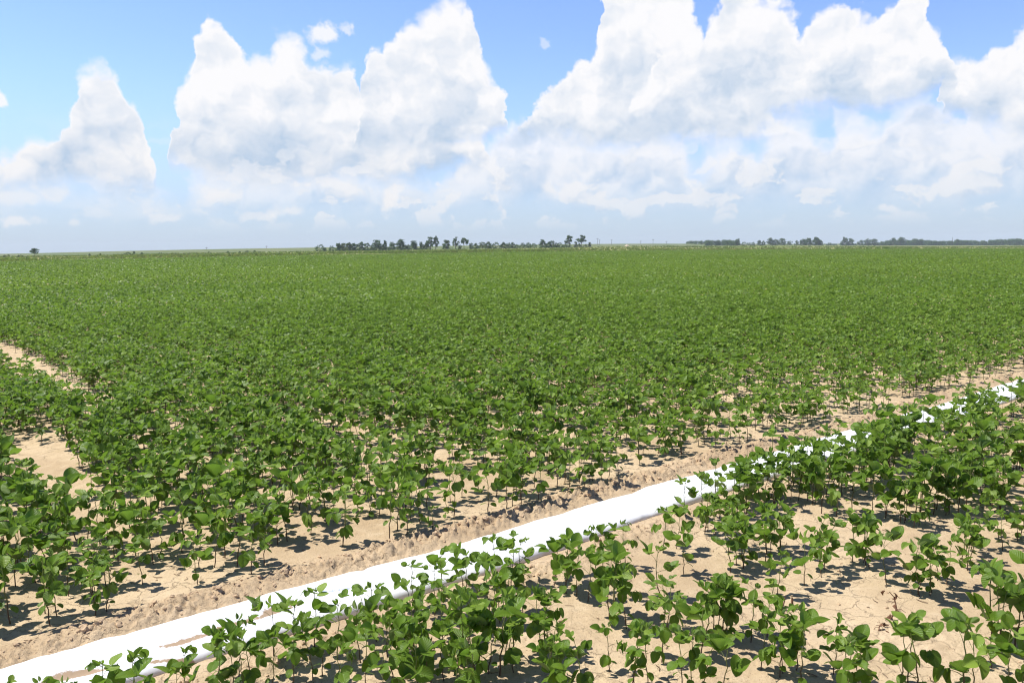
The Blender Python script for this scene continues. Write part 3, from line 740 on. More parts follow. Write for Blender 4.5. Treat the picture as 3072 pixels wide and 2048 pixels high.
# ------------------------------------------------------------------ clods, straw and dead stalks
def lump_template(seed, sub=1):
    import bmesh
    bm = bmesh.new(); bmesh.ops.create_icosphere(bm, subdivisions=sub, radius=1)
    r = random.Random(seed)
    V = np.array([v.co[:] for v in bm.verts]); F = np.array([[v.index for v in f.verts] for f in bm.faces]); bm.free()
    V = V * np.array([[1, r.uniform(.6, .9), r.uniform(.45, .75)]])
    k = np.array([r.uniform(0.6, 1.3) for _ in range(len(V))]); return V * k[:, None], F
def build_clods():
    T = [lump_template(i, 2 if i < 6 else 1) for i in range(12)]
    acc = Acc()
    def put(s, t, size):
        x, y = st2xy(s, t)
        V, F = T[random.randrange(6) if size > 0.012 else random.randrange(6, 12)]
        a = random.uniform(0, 6.28); c, q = math.cos(a), math.sin(a)
        W = np.stack([V[:, 0] * c - V[:, 1] * q, V[:, 0] * q + V[:, 1] * c, V[:, 2]], 1) * size
        z = float(ground_z(x, y))
        acc.add(W + np.array([x, y, z + size * 0.18]), F)
    for _ in range(7500):
        s = random.uniform(-2.2, 7) if random.random() < .8 else random.uniform(7, 14)
        far = random.random() < 0.72
        t = random.gauss(0.15, 0.085) if far else random.gauss(-0.60, 0.08)
        if (far and t < 0.02) or (not far and t > -0.50): continue
        u = random.random(); put(s, t, 0.0025 + 0.017 * u ** 11)
    for _ in range(1500):
        s = random.uniform(-2.5, 6); t = random.uniform(-3.2, 1.2)
        if -0.5 < t < 0.02: continue
        put(s, t, 0.0025 + 0.009 * random.random() ** 4)
    V, F, A, M = acc.arrays()
    me = make_mesh('soil_clods', V, F, [M_CLOD], flat=True)
    link('soil_clods', me, kind='stuff', label='crumbly dry soil clods scattered along the pipe and over the sand', category='soil clods')
build_clods()
def build_straw():
    acc = Acc()
    for _ in range(900):
        s = random.uniform(-2.5, 6); t = random.uniform(-3.0, 1.4)
        if -0.5 < t < 0.02: continue
        x, y = st2xy(s, t); L = random.uniform(0.01, 0.06); a = random.uniform(0, 6.28)
        dx, dy = math.cos(a) * L, math.sin(a) * L; bow = random.uniform(-.3, .3)
        pts = [(x, y), (x + dx / 2 - dy * bow, y + dy / 2 + dx * bow), (x + dx, y + dy)]
        pts = [(p, q, float(ground_z(p, q)) + 0.004) for p, q in pts]
        acc.add(*tube(pts, random.uniform(0.0008, 0.002), 4))
    V, F, A, M = acc.arrays()
    link('straw_litter', make_mesh('straw_litter', V, F, [M_STRAW]), kind='stuff', label='thin dry root and straw bits lying on the sand', category='litter')
build_straw()
def dead(px, py, h, seed, label):
    r = random.Random(seed); x, y = at(px, py); z = float(ground_z(x, y))
    acc = Acc()
    pts = [np.array([0.012 * math.sin(k * 5 + seed) + 0.05 * k * r.uniform(-1, 1) * h, 0.01 * math.cos(k * 7), h * k - 0.02]) for k in np.linspace(0, 1, 7)]
    acc.add(*tube(pts, np.linspace(0.004, 0.0018, 7), 6))
    for k in (2, 3, 4, 5):
        a = r.uniform(0, 6.28); d = np.array([math.cos(a), math.sin(a), -r.uniform(0.1, 0.9)])
        L = r.uniform(.02, .06); acc.add(*tube([pts[k], pts[k] + d * L * .5 + np.array([0, 0, .008]), pts[k] + d * L], 0.0012, 4))
    o = bpy.data.objects.new('dead_stalk', None); COL.objects.link(o); o.location = (x, y, z)
    o['label'] = label; o['category'] = 'dead plant'; o['group'] = 'dried stalks on the bare sand'
    V, F, A, M = acc.arrays(); link('stem', make_mesh('stem', V, F, [M_DEAD]), o)
    fo = Acc()
    for k in (2, 3, 4, 5, 6, 6, 1, 2):
        a = r.uniform(0, 6.28); b_ = pts[k] + np.array([math.cos(a), math.sin(a), -.3]) * r.uniform(.005, .03)
        V, F, A = leaflet(r.uniform(.02, .04), .012, 4, 4, 1.3, 0.5, 0.5, .5, r, .3)
        fo.add(V @ frame(dirv(a, -r.uniform(.5, 1.4)), r.uniform(0, 6)).T + b_, F, A)
    V, F, A, M = fo.arrays(); link('withered_leaves', make_mesh('withered_leaves', V, F, [M_DEAD]), o)
dead(2352, 1826, .085, 3, 'short brown dried stalk left of the bare sand patch centre')
dead(2676, 1858, .15, 5, 'tallest brown withered stalk standing upright on the bare sand')
dead(2640, 1890, .05, 9, 'small bent brown stalk below the tallest withered stalk')

# ------------------------------------------------------------------ trees, bushes, woods
def blade_cloud(cent, rad, n, size, r, shell=0.55):
    """n random leaf-clump blades in an ellipsoid"""
    d = r.normal(size=(n, 3)); d /= np.linalg.norm(d, axis=1)[:, None]
    rr = (shell + (1 - shell) * r.random(n)) ** 0.8
    c = cent + d * rr[:, None] * rad
    u = r.normal(size=(n, 3)); u /= np.linalg.norm(u, axis=1)[:, None]
    w = np.cross(u, d + 0.6 * r.normal(size=(n, 3))); w /= np.linalg.norm(w, axis=1)[:, None] + 1e-6
    L = (size * r.uniform(0.6, 1.4, n))[:, None]
    V = np.stack([c - u * L, c + w * L * .6, c + u * L, c - w * L * .6], 1).reshape(-1, 3)
    i = np.arange(n) * 4; F = np.stack([i, i + 1, i + 2, i + 3], 1)
    t = np.clip(r.normal(0.45, 0.2) + r.normal(0, 0.12, n), 0, 1)
    A = np.zeros((n * 4, 3)); A[:, 2] = np.repeat(t, 4); return V, F, A
def crown_trunk(h, w, seed, style):
    """style: bush (to the ground), tree, lollipop (high crown on a bare trunk), sparse"""
    r = np.random.default_rng(seed); fol, tr = Acc(), Acc()
    base = {'bush': 0.0, 'tree': 0.02, 'lollipop': 0.42, 'sparse': 0.22}[style]
    nl = {'bush': 11, 'tree': 17, 'lollipop': 12, 'sparse': 15}[style]
    per = {'bush': 60, 'tree': 62, 'lollipop': 56, 'sparse': 38}[style]
    limbs = []; w = w * 1.2
    for k in range(nl):
        f = (k + 0.5) / nl
        zc = h * (base + (1 - base) * (0.10 + 0.80 * f))
        prof = max(0.15, math.sin(math.pi * min(1, 0.24 + 0.74 * f))) ** 0.7
        a = (k % 2) * math.pi + r.normal() * 0.7; ro = w / 2 * prof * r.uniform(0.15, 0.9)
        c = np.array([ro * math.cos(a), ro * math.sin(a), zc + h * r.normal() * 0.05]); lr = min(w * r.uniform(0.13, 0.25), h * 0.24)
        V, F, A = blade_cloud(c, np.array([lr * r.uniform(.9, 1.3), lr, lr * r.uniform(.55, .95)]), per, max(0.08, 0.030 * h + 0.10 * lr), r, 0.30)
        V[:, 2] = np.clip(V[:, 2], 0.02, h * 1.03); fol.add(V, F, A); limbs.append(c)
    if style in ('tree', 'bush'):
        for k in range(9):
            lr = h * r.uniform(.10, .19); c = np.array([w * .62 * r.uniform(-1, 1), w * .3 * r.uniform(-1, 1), lr * .8])
            V, F, A = blade_cloud(c, np.array([lr * 1.6, lr * 1.4, lr]), 26, max(0.08, .035 * h), r, .3); V[:, 2] = np.maximum(V[:, 2], 0.02); fol.add(V, F, A)
    rt = max(0.08, 0.022 * h)
    tr.add(*tube([(0, 0, -0.3), (0.02 * h * r.normal(), 0, h * .3), (0.03 * h * r.normal(), 0.03 * h * r.normal(), h * 0.82)], [rt * 1.3, rt, rt * .35], 7))
    for c in limbs[1::2]:
        s0 = np.array([0, 0, max(h * .12, c[2] * 0.55)]); tr.add(*tube([s0, (s0 + c) / 2 + np.array([0, 0, .04 * h]), c], [rt * .5, rt * .35, rt * .15], 5))
    return tr.arrays(), fol.arrays()
def tree(px, yb, yt, wpx, style, mat, label, D=None, cat='tree', group=None):
    d = ray(px, 746); azt = d[0] / d[1]
    if D is None: D = float(ip(azt, TAZ, DT))
    x = azt * D; z = float(terrain(x, D))
    zt = at_depth(px, yt, D)[2]; h = max(0.8, zt - z); w = wpx * D / FPX
    tr_, fo_ = crown_trunk(h, w, int(px * 7 + yt), style)
    nm = 'bush' if cat == 'bush' else 'tree'
    e = bpy.data.objects.new(nm, None); COL.objects.link(e); e.location = (x, D, z)
    e['label'] = label; e['category'] = cat
    if group: e['group'] = group
    link('trunk' if nm == 'tree' else 'stem', make_mesh('trunk', tr_[0], tr_[1], [M_BARK]), e)
    link('crown' if nm == 'tree' else 'foliage', make_mesh('crown', fo_[0], fo_[1], [M_TREES[mat]], {'leaf': ('FLOAT_VECTOR', fo_[2])}), e)
Z2 = lambda zx, zb, zt, zw, x0=900, k=3.92: (x0 + zx / k, 680 + zb / k, 680 + zt / k, zw / k)
GA = 'trees of the left-centre treeline'; GB = 'trees by the earth bank at centre'; GC = 'trees of the right treeline'
TR = [
 (235, 285, 210, 95, 'bush', 0, 'rounded dark tree at the left end of the main treeline'),
 (290, 285, 245, 55, 'bush', 2, 'low bush right of the treeline\'s left end tree'),
 (375, 285, 225, 85, 'bush', 2, 'low grey-green tree before the yellowish ones in the treeline'),
 (455, 283, 190, 65, 'tree', 2, 'dark tree just left of the first yellowish tree'),
 (510, 283, 188, 95, 'tree', 1, 'wide yellowish green tree in the main treeline'),
 (580, 278, 178, 65, 'tree', 1, 'slim yellowish tree with pointed top in the treeline'),
 (640, 278, 190, 95, 'tree', 0, 'dark wide tree right of the yellowish pointed tree'),
 (722, 278, 175, 85, 'tree', 0, 'dark tree with raised right shoulder in the treeline'),
 (795, 275, 192, 95, 'bush', 0, 'low broad tree filling the dip left of the big round tree'),
 (905, 270, 157, 125, 'tree', 0, 'big round dark tree in the middle of the main treeline'),
 (1000, 270, 155, 62, 'tree', 0, 'tall narrow tree right of the big round tree'),
 (1085, 268, 183, 72, 'tree', 2, 'small separate round tree between two dark tall ones'),
 (1190, 268, 145, 112, 'tree', 0, 'tall full dark tree right of the small round one'),
 (1270, 265, 200, 64, 'bush', 2, 'low bush right of the tall full dark tree'),
 (1340, 265, 165, 100, 'tree', 0, 'twin-topped tree in the right half of the treeline'),
 (1425, 262, 180, 68, 'tree', 2, 'small tree left of the tallest spreading tree'),
 (1490, 260, 180, 72, 'tree', 0, 'dark tree at the foot of the tallest spreading tree'),
 (1535, 260, 122, 100, 'sparse', 0, 'tallest spreading tree near the treeline gap'),
 (1597, 258, 113, 72, 'sparse', 0, 'thin open-branched tree at the treeline gap'),
 (1725, 250, 152, 82, 'tree', 0, 'round tree at the right side of the treeline gap'),
 (1832, 248, 122, 85, 'sparse', 0, 'tall tree with ragged top leaning right, after the gap'),
 (1930, 245, 128, 88, 'lollipop', 0, 'tall round-crowned tree standing clear above the low trees'),
 (1880, 245, 215, 65, 'bush', 2, 'low bush between two tall trees after the gap'),
 (2010, 250, 190, 85, 'bush', 2, 'low tree right of the clear-standing round crown'),
 (2068, 250, 188, 55, 'bush', 0, 'small pointed bush in the low treeline'),
 (2140, 248, 180, 95, 'bush', 1, 'broad olive tree in the low treeline'),
 (2215, 246, 178, 85, 'tree', 0, 'darkest rounded tree of the low treeline'),
 (2300, 245, 183, 100, 'bush', 2, 'broad grey-green tree of the low treeline'),
 (2390, 243, 178, 80, 'tree', 0, 'dark tree right of the broad grey-green tree'),
 (2455, 243, 190, 70, 'bush', 2, 'low shrub left of the pointed sapling'),
 (2500, 243, 182, 45, 'tree', 2, 'pointed sapling in the low treeline'),
 (2545, 240, 203, 65, 'bush', 2, 'lowest shrub of the low treeline'),
 (2620, 238, 192, 75, 'bush', 0, 'dark shrub near the right end of the low treeline'),
 (2680, 236, 185, 85, 'bush', 0, 'bumpy dark shrub second from the low treeline\'s right end'),
 (2750, 236, 195, 80, 'bush', 2, 'last shrub at the right end of the low treeline')]
for zx, zb, zt, zw, st_, m_, l_ in TR:
    tree(*Z2(zx, zb, zt, zw), st_, m_, l_, group=GA)
TR3 = [
 (895, 218, 147, 66, 'tree', 0, 'upright dark tree left of the low bank bushes'), (960, 225, 175, 65, 'bush', 0, 'bush left of the broad dark thicket tree'),
 (1000, 228, 160, 92, 'bush', 0, 'broad dark bushy tree beside the bank'), (1050, 225, 180, 55, 'bush', 0, 'bush right of the broad dark bushy tree'),
 (1095, 215, 187, 65, 'bush', 2, 'low grey bush before the two tall trees'), (1180, 220, 158, 72, 'bush', 0, 'bush at the foot of the left tall tree'),
 (1205, 220, 103, 78, 'lollipop', 0, 'left one of two tall high-crowned trees by the bank'), (1282, 212, 165, 36, 'bush', 0, 'narrow bush between the two tall trees'),
 (1350, 220, 102, 90, 'lollipop', 0, 'right one of two tall high-crowned trees by the bank'), (1325, 225, 195, 55, 'bush', 0, 'bush at the foot of the right tall tree'),
 (1400, 220, 205, 65, 'bush', 2, 'flat low bush right of the tall trees'), (1447, 215, 182, 36, 'tree', 0, 'small lone tree right of the tall trees')]
for zx, zb, zt, zw, st_, m_, l_ in TR3:
    tree(*Z2(zx, zb, zt, zw, 1400), st_, m_, l_, D=455, group=GB)
TR4 = [
 (960, 218, 180, 65, 'bush', 2, 'brownish low bush at the foot of the distant wood'), (1030, 218, 140, 62, 'tree', 0, 'tree rising at the right end of the distant wood'),
 (1110, 218, 178, 95, 'bush', 2, 'low bush trailing off right of the distant wood'), (1170, 216, 188, 62, 'bush', 2, 'lowest bush in the gap right of the wood'),
 (1210, 216, 178, 42, 'bush', 2, 'pale bush left of the twin small trees'), (1285, 218, 158, 46, 'tree', 0, 'left one of the twin small trees'), (1330, 218, 165, 42, 'tree', 0, 'right one of the twin small trees'),
 (1415, 218, 133, 88, 'tree', 0, 'rounded tree right of the twin small trees'), (1480, 215, 148, 75, 'bush', 2, 'tree in the dip of the right-centre grove'),
 (1550, 215, 138, 115, 'tree', 0, 'broad tree of the right-centre grove'), (1640, 213, 165, 85, 'bush', 0, 'low bush ending the right-centre grove'),
 (1725, 210, 160, 52, 'bush', 2, 'small pale tree between the two right groves'), (1800, 210, 142, 80, 'tree', 0, 'left tree of the domed right grove'),
 (1860, 212, 130, 122, 'tree', 0, 'domed broad tree of the right grove'), (1950, 212, 117, 85, 'tree', 0, 'highest tree of the right grove'), (1998, 212, 150, 62, 'tree', 0, 'tree at the right end of the right grove'),
 (2100, 214, 188, 130, 'bush', 2, 'long low bush in the gap after the right grove')]
for zx, zb, zt, zw, st_, m_, l_ in TR4:
    tree(*Z2(zx, zb, zt, zw, 1950), st_, m_, l_, D=760, group=GC)
TR5 = [
 (140, 230, 130, 82, 'tree', 0, 'dark tree at the left end of the hazy right wood'), (208, 232, 145, 95, 'tree', 0, 'second dark tree of the hazy right wood'),
 (335, 230, 165, 75, 'tree', 2, 'small round tree left of the taller round one'), (418, 230, 148, 88, 'tree', 0, 'taller round tree before the continuous right wood'),
 (505, 230, 150, 85, 'tree', 0, 'tree where the continuous right wood begins'), (735, 230, 130, 48, 'lollipop', 2, 'tree with a small crown poking above the right wood'),
 (825, 228, 130, 110, 'tree', 0, 'broad high tree of the right wood beside the poking crown'), (1000, 225, 148, 105, 'tree', 2, 'round tree swelling above the middle of the right wood'),
 (1080, 225, 150, 85, 'tree', 2, 'tree right of the round one in the right wood'), (1525, 228, 152, 90, 'tree', 2, 'flat-topped tree in the right wood near the mast')]
for zx, zb, zt, zw, st_, m_, l_ in TR5:
    tree(*Z2(zx, zb, zt, zw, 2500, 4.11), st_, m_, l_, D=985, group=GC)
LB = [(103, 771, 745, 26, 'lollipop', 0, 'lone small tree standing on the far left plain', 'tree'), (19, 774, 764, 44, 'bush', 0, 'long dark bush at the far left edge', 'bush'), (58, 772, 767, 24, 'bush', 2, 'low bush left of the lone tree', 'bush'),
      (381, 767, 756, 19, 'bush', 0, 'largest bush on the left plain, left of a smaller one', 'bush'), (401, 765, 753, 10, 'bush', 0, 'narrow upright bush on the left plain', 'bush'), (424, 766, 757, 8, 'bush', 2, 'thin pale bush right of the narrow upright bush', 'bush'),
      (482, 764, 759.5, 24, 'bush', 2, 'flat wide bush on the left plain', 'bush'), (626, 759, 755, 11, 'bush', 0, 'small dark bush at the foot of the levee', 'bush'), (683, 758, 753.5, 13, 'bush', 0, 'bush with a light patch beside it under the levee', 'bush'),
      (719, 758, 754, 6, 'bush', 0, 'tiny bush left of the dark wide bush', 'bush'), (742, 757.5, 752, 20, 'bush', 0, 'dark wide bush under the levee', 'bush'), (764, 757, 751, 7, 'bush', 2, 'thin bush right of the dark wide bush', 'bush'),
      (268, 767, 762, 7, 'bush', 2, 'faint bush halfway between lone tree and largest bush', 'bush'), (300, 767, 761, 6, 'bush', 2, 'faint thin bush left of the largest bush', 'bush')]
for px, yb, yt, w, st_, m_, l_, c_ in LB:
    d = ray(px, 746); azt = d[0] / d[1]; D = float(ip(azt, TAZ, DT)) * 0.98
    tree(px, yb, yt, w, st_, m_, l_, D=D, cat=c_, group='bushes on the left plain' if c_ == 'bush' else None)

def build_woods(name, pts, D0, D1, n, size, label):
    """a continuous far wood: many crowns merged to one mass; pts = photo (x, top row)"""
    r = np.random.default_rng(5); fol = Acc(); xs = [p[0] for p in pts]; ys = [p[1] for p in pts]
    for k in range(n):
        px = r.uniform(xs[0], xs[-1]); D = r.uniform(D0, D1); d = ray(px, 746); x = d[0] / d[1] * D
        zt = at_depth(px, np.interp(px, xs, ys), (D0 + D1) / 2)[2]; z = float(terrain(x, D)); h = max(2, (zt - z) * r.uniform(0.72, 1.05))
        w = h * r.uniform(0.5, 0.8)
        for j in range(5):
            f = (j + .6) / 5; lr = w * r.uniform(.3, .42)
            V, F, A = blade_cloud(np.array([x + r.normal() * w * .22, D + r.normal() * w * .22, z + h * (0.1 + 0.72 * f)]), np.array([lr, lr, lr * .7]), 46, size, r, .4)
            V[:, 2] = np.maximum(V[:, 2], z); fol.add(V, F, A)
    V, F, A, M = fol.arrays()
    link(name, make_mesh(name, V, F, [M_TREES[2]], {'leaf': ('FLOAT_VECTOR', A)}), kind='stuff', label=label, category='woods')
build_woods('woods', [(2056, 723), (2090, 719), (2130, 717.5), (2190, 717), (2215, 720)], 985, 1030, 60, 0.5, 'distant flat-topped bluish wood left of the right groves')
build_woods('woods', [(2470, 731), (2520, 729), (2600, 730), (2640, 726), (2660, 722)], 1040, 1070, 60, 0.4, 'low hazy wood filling the gap before the long right wood')
build_woods('woods', [(2640, 722), (2680, 718), (2720, 718), (2780, 719), (2840, 722), (2890, 718), (2940, 720), (2975, 717), (3010, 714), (3072, 713), (3200, 712)], 1000, 1060, 330, 0.5, 'long hazy blue-green wood along the right horizon')
build_woods('woods', [(2115, 722), (2150, 718), (2195, 719), (2210, 722)], 770, 800, 26, 0.45, 'near darker flank of the distant wood at right')

# ------------------------------------------------------------------ levee and rough grass beyond the crop
def grass_material(name, a, c, sc_):
    m, nt = new_mat(name); b = NB(nt); tc = b.n('ShaderNodeTexCoord')
    mp = b.n('ShaderNodeMapping', {'Vector': tc.outputs['Object'], 'Scale': (0.4, 1, 1)})
    n = b.noise(mp.outputs[0], sc_, 5, 0.65); n2 = b.noise(mp.outputs[0], sc_ * 9, 3)
    col = b.mix(b.ss(n.outputs[0], 0.35, 0.65), a, c); col = b.mix(b.m('MULTIPLY', n2.outputs[0], .35), col, tuple(x * .6 for x in a))
    p = b.n('ShaderNodeBsdfPrincipled', {'Base Color': col, 'Roughness': 0.95, 'Specular IOR Level': 0.05}); b.out(p.outputs[0]); return m
def build_levee():
    azs = np.linspace(LEV_AZ[0], LEV_AZ[-1], 260)
    zt = smooth = np.array([np.mean(ip(np.clip(a + np.linspace(-.05, .05, 9), LEV_AZ[0], LEV_AZ[-1]), LEV_AZ, LEV_Z)) for a in azs])
    d = ip(azs, LEV_AZ, LEV_D); rows = []
    for off, dz in ((-42, None), (-24, -2.2), (-4, -0.12), (0, 0.0), (6, 0.0), (12, -.3), (45, -6)):
        D = d + off; x = azs * D
        z = np.minimum(terrain(x, D) - 0.4, zt - 2) if dz is None else zt + dz
        rows.append(np.stack([x, D, z], 1))
    V = np.vstack(rows); n = len(azs)
    F = np.array([[r * n + i, r * n + i + 1, (r + 1) * n + i + 1, (r + 1) * n + i] for r in range(len(rows) - 1) for i in range(n - 1)])
    link('levee', make_mesh('levee', V, F, [grass_material('levee_grass', (0.105, 0.145, 0.045), (0.165, 0.180, 0.072), 0.03)]), kind='structure')
build_levee()
M_GRASS = leaf_material('rough_grass', (0.15, 0.20, 0.038), (0.23, 0.26, 0.066), (0.36, 0.29, 0.13), (0.21, 0.24, 0.065), transl=0.5, veins=False, rough=0.7, spec=0.1)
def build_grass():
    n = 26000; r = rng
    az = r.uniform(TAZ[0] * .9, TAZ[-1] * .9, n); f = r.random(n) ** 1.3
    de = ip(az, TAZ, DE); dt = ip(az, TAZ, np.minimum(DT, DE + 330))
    D = de + 1 + f * (dt - de - 4); x = az * D; z = terrain(x, D)
    p = fbm(x * .02, D * .05, 3, 40); h = np.clip(0.20 + 0.6 * p + r.uniform(0, .2, n), .08, .7) * np.where(f < .12, .45, 1)
    a = r.uniform(0, 6.28, n); w = h * r.uniform(.7, 1.6, n)
    dx, dy = np.cos(a) * w, np.sin(a) * w
    V = np.stack([np.stack([x - dx, D - dy, z - .05], 1), np.stack([x + dx, D + dy, z - .05], 1), np.stack([x + dx * .5, D + dy * .5, z + h], 1), np.stack([x - dx * .6, D - dy * .6, z + h * .8], 1)], 1).reshape(-1, 3)
    i = np.arange(n) * 4; F = np.stack([i, i + 1, i + 2, i + 3], 1)
    t = np.clip(.42 + 0.9 * fbm(x * .012 + 3, D * .05, 3, 50) + r.normal(0, .06, n), 0, 1)
    A = np.zeros((n * 4, 3)); A[:, 2] = np.repeat(t, 4)
    link('grass', make_mesh('grass', V, F, [M_GRASS], {'leaf': ('FLOAT_VECTOR', A)}), kind='stuff', label='rough yellow-green grass strip between the crop and the far trees', category='grass')
build_grass()

# ------------------------------------------------------------------ poles and mound far off
def pole(px, yt, yb, D, label, arms=True):
    d = ray(px, 746); x = d[0] / d[1] * D; zt = at_depth(px, yt, D)[2]; z = at_depth(px, yb, D)[2] - 0.8
    e = bpy.data.objects.new('utility_pole', None); COL.objects.link(e); e.location = (x, D, z); e['label'] = label; e['category'] = 'utility pole'; e['group'] = 'utility poles on the far levee'
    h = zt - z; V, F, A = tube([(0, 0, 0), (0, 0, h * .5), (0, 0, h)], [0.20, 0.17, 0.13], 8); link('post', make_mesh('post', V, F, [M_POLE]), e)
    if arms:
        V, F, A = tube([(-1.3, 0, h - .7), (0, 0, h - .7), (1.3, 0, h - .7)], 0.11, 6); link('crossarm', make_mesh('crossarm', V, F, [M_POLE]), e)
        acc = Acc()
        for q in (-1.2, -.5, .5, 1.2): acc.add(*tube([(q, 0, h - .62), (q, 0, h - .45), (q, 0, h - .35)], [.05, .08, .05], 6))
        V, F, A, M = acc.arrays(); link('insulators', make_mesh('insulators', V, F, [M_POLE]), e)
pole(1792, 715, 733, 900, 'left one of the close pair of utility poles'); pole(1798, 719, 733, 910, 'right one of the close pair of utility poles')
pole(1835, 718.5, 733, 920, 'tall lone utility pole right of the close pair'); pole(1922, 722, 732, 1000, 'faint short utility pole midway along the levee')
pole(1959, 717.5, 733, 930, 'utility pole left of the distant wood, taller one'); pole(1999, 723, 732, 1000, 'short faint utility pole nearest the distant wood')
pole(2856, 711, 733, 960, 'thin mast sticking up from the right wood', arms=False)
pole(620, 741, 752, 800, 'faint utility pole on the left levee, left one'); pole(800, 737, 748, 820, 'faint utility pole on the left levee, right one')
def mound():
    D = 462; px = 1881; d = ray(px, 746); x = d[0] / d[1] * D; z = float(terrain(x, D))
    n = 40; m_ = 10; V = []
    for i in range(m_ + 1):
        f = i / m_
        for k in range(n):
            a = 2 * math.pi * k / n
            rr = (1.6 * f + 0.02) * (1 + .18 * math.sin(a * 3 + 1) + .1 * math.sin(a * 7))
            V.append((rr * math.cos(a) * 1.0, rr * math.sin(a) * .8, 1.25 * (1 - f ** 1.4) * (1 + .12 * math.sin(a * 2)) - .1))
    F = [[i * n + k, i * n + (k + 1) % n, (i + 1) * n + (k + 1) % n, (i + 1) * n + k] for i in range(m_) for k in range(n)]
    o = link('dirt_mound', make_mesh('dirt_mound', np.array(V), np.array(F), [M_MOUND]), label='small pale tan dirt mound on the far plain right of the poles', category='mound'); o.location = (x, D, z)
mound()

# ------------------------------------------------------------------ world: sky with cumulus
SUN_EL, SUN_AZ = R(62), R(-78)
world = bpy.data.worlds.new('World'); sc.world = world; world.use_nodes = True
nt = world.node_tree; nt.nodes.clear(); b = NB(nt)
sky = b.n('ShaderNodeTexSky', sky_type='NISHITA', sun_disc=False, sun_elevation=SUN_EL, sun_rotation=SUN_AZ % (2 * math.pi), altitude=50, air_density=1.0, dust_density=0.25, ozone_density=1.5)
tc = b.n('ShaderNodeTexCoord'); G = tc.outputs['Generated']
sx = b.n('ShaderNodeSeparateXYZ', {0: G})
AZn = b.m('ARCTAN2', sx.outputs[0], sx.outputs[1]); ELn = b.m('ARCSINE', sx.outputs[2])
def azel(x2, y2):
    d = ray(x2 * 1.3061, y2 * 1.3061); d = d / np.linalg.norm(d)
    return math.atan2(d[0], d[1]), math.asin(d[2])
AZ0, AZ1, EL0, EL1 = R(-44), R(44), R(-2), R(24)
def curve(azs, pts, default):
    """float curve of elevation against azimuth; pts in photo view coordinates"""
    nd = nt.nodes.new('ShaderNodeFloatCurve'); cm = nd.mapping; c = cm.curves[0]
    P_ = [azel(x, y) for x, y in pts]
    P_ = sorted([((a - AZ0) / (AZ1 - AZ0), (e - EL0) / (EL1 - EL0)) for a, e in P_])
    cm.extend = 'HORIZONTAL'
    while len(c.points) < len(P_): c.points.new(0.5, 0.5)
    for q, (x, y) in zip(c.points, P_): q.location = (x, y); q.handle_type = 'AUTO_CLAMPED'
    cm.use_clip = False; cm.update()
    nt.links.new(azs, nd.inputs['Value'])
    return b.m('MULTIPLY_ADD', nd.outputs[0], EL1 - EL0, EL0)
XYZ = b.n('ShaderNodeCombineXYZ', {0: AZn, 1: ELn, 2: 0.0}).outputs[0]
PXR = 1.0 / (FPX / 1.3061)      # one view pixel in radians
nw = b.noise(XYZ, 10, 3, 0.55, '2D'); nw2 = b.noise(XYZ, 42, 4, 0.62, '2D')
def ch(nd):
    s_ = b.n('ShaderNodeSeparateColor', {0: nd.outputs['Color']}); return s_.outputs[0], s_.outputs[1]
wa, we = ch(nw); wa2, we2 = ch(nw2)
WAZ = b.m('ADD', AZn, b.m('ADD', b.m('MULTIPLY', b.m('SUBTRACT', wa, .5), 70 * PXR), b.m('MULTIPLY', b.m('SUBTRACT', wa2, .5), 38 * PXR)))
WEL = b.m('ADD', ELn, b.m('ADD', b.m('MULTIPLY', b.m('SUBTRACT', we, .5), 46 * PXR), b.m('MULTIPLY', b.m('SUBTRACT', we2, .5), 32 * PXR)))
NAZ = b.m('DIVIDE', b.m('SUBTRACT', WAZ, AZ0), AZ1 - AZ0)
# billow relief: puffs at several scales, lit from the sun's side (upper left)
def billow(vec):
    v1 = b.n('ShaderNodeTexVoronoi', {'Vector': vec, 'Scale': 19.0, 'Detail': 1.0, 'Roughness': 0.5, 'Lacunarity': 2.4}, feature='F1', voronoi_dimensions='2D', normalize=True)
    v2 = b.n('ShaderNodeTexVoronoi', {'Vector': vec, 'Scale': 40.0, 'Detail': 1.0, 'Roughness': 0.5, 'Lacunarity': 2.3}, feature='F1', voronoi_dimensions='2D', normalize=True)
    d_ = v1.outputs['Distance']; e_ = v2.outputs['Distance']
    return b.m('SUBTRACT', 1.0, b.m('ADD', b.m('MULTIPLY', b.m('MULTIPLY', d_, d_), 1.0), b.m('MULTIPLY', b.m('MULTIPLY', e_, e_), 0.75)))
mw = b.noise(XYZ, 26, 3, 0.6, '2D')
MW = b.v('MULTIPLY', b.v('SUBTRACT', mw.outputs['Color'], (.5, .5, .5)), (0.035, 0.030, 0.0))
WV = b.v('ADD', b.n('ShaderNodeCombineXYZ', {0: AZn, 1: b.m('MULTIPLY', ELn, 1.2), 2: 0.0}).outputs[0], MW)
B0 = billow(WV)
B1 = billow(b.v('ADD', WV, (-0.008, 0.011, 0.0)))
relief = b.m('SUBTRACT', B0, B1)
NL = b.noise(WV, 11, 5, 0.6, '2D').outputs[0]
NL1 = b.noise(b.v('ADD', WV, (-0.022, 0.03, 0)), 11, 5, 0.6, '2D').outputs[0]
soft = b.m('SUBTRACT', NL, NL1)
wisp = b.noise(WV, 55, 4, 0.65, '2D').outputs[0]
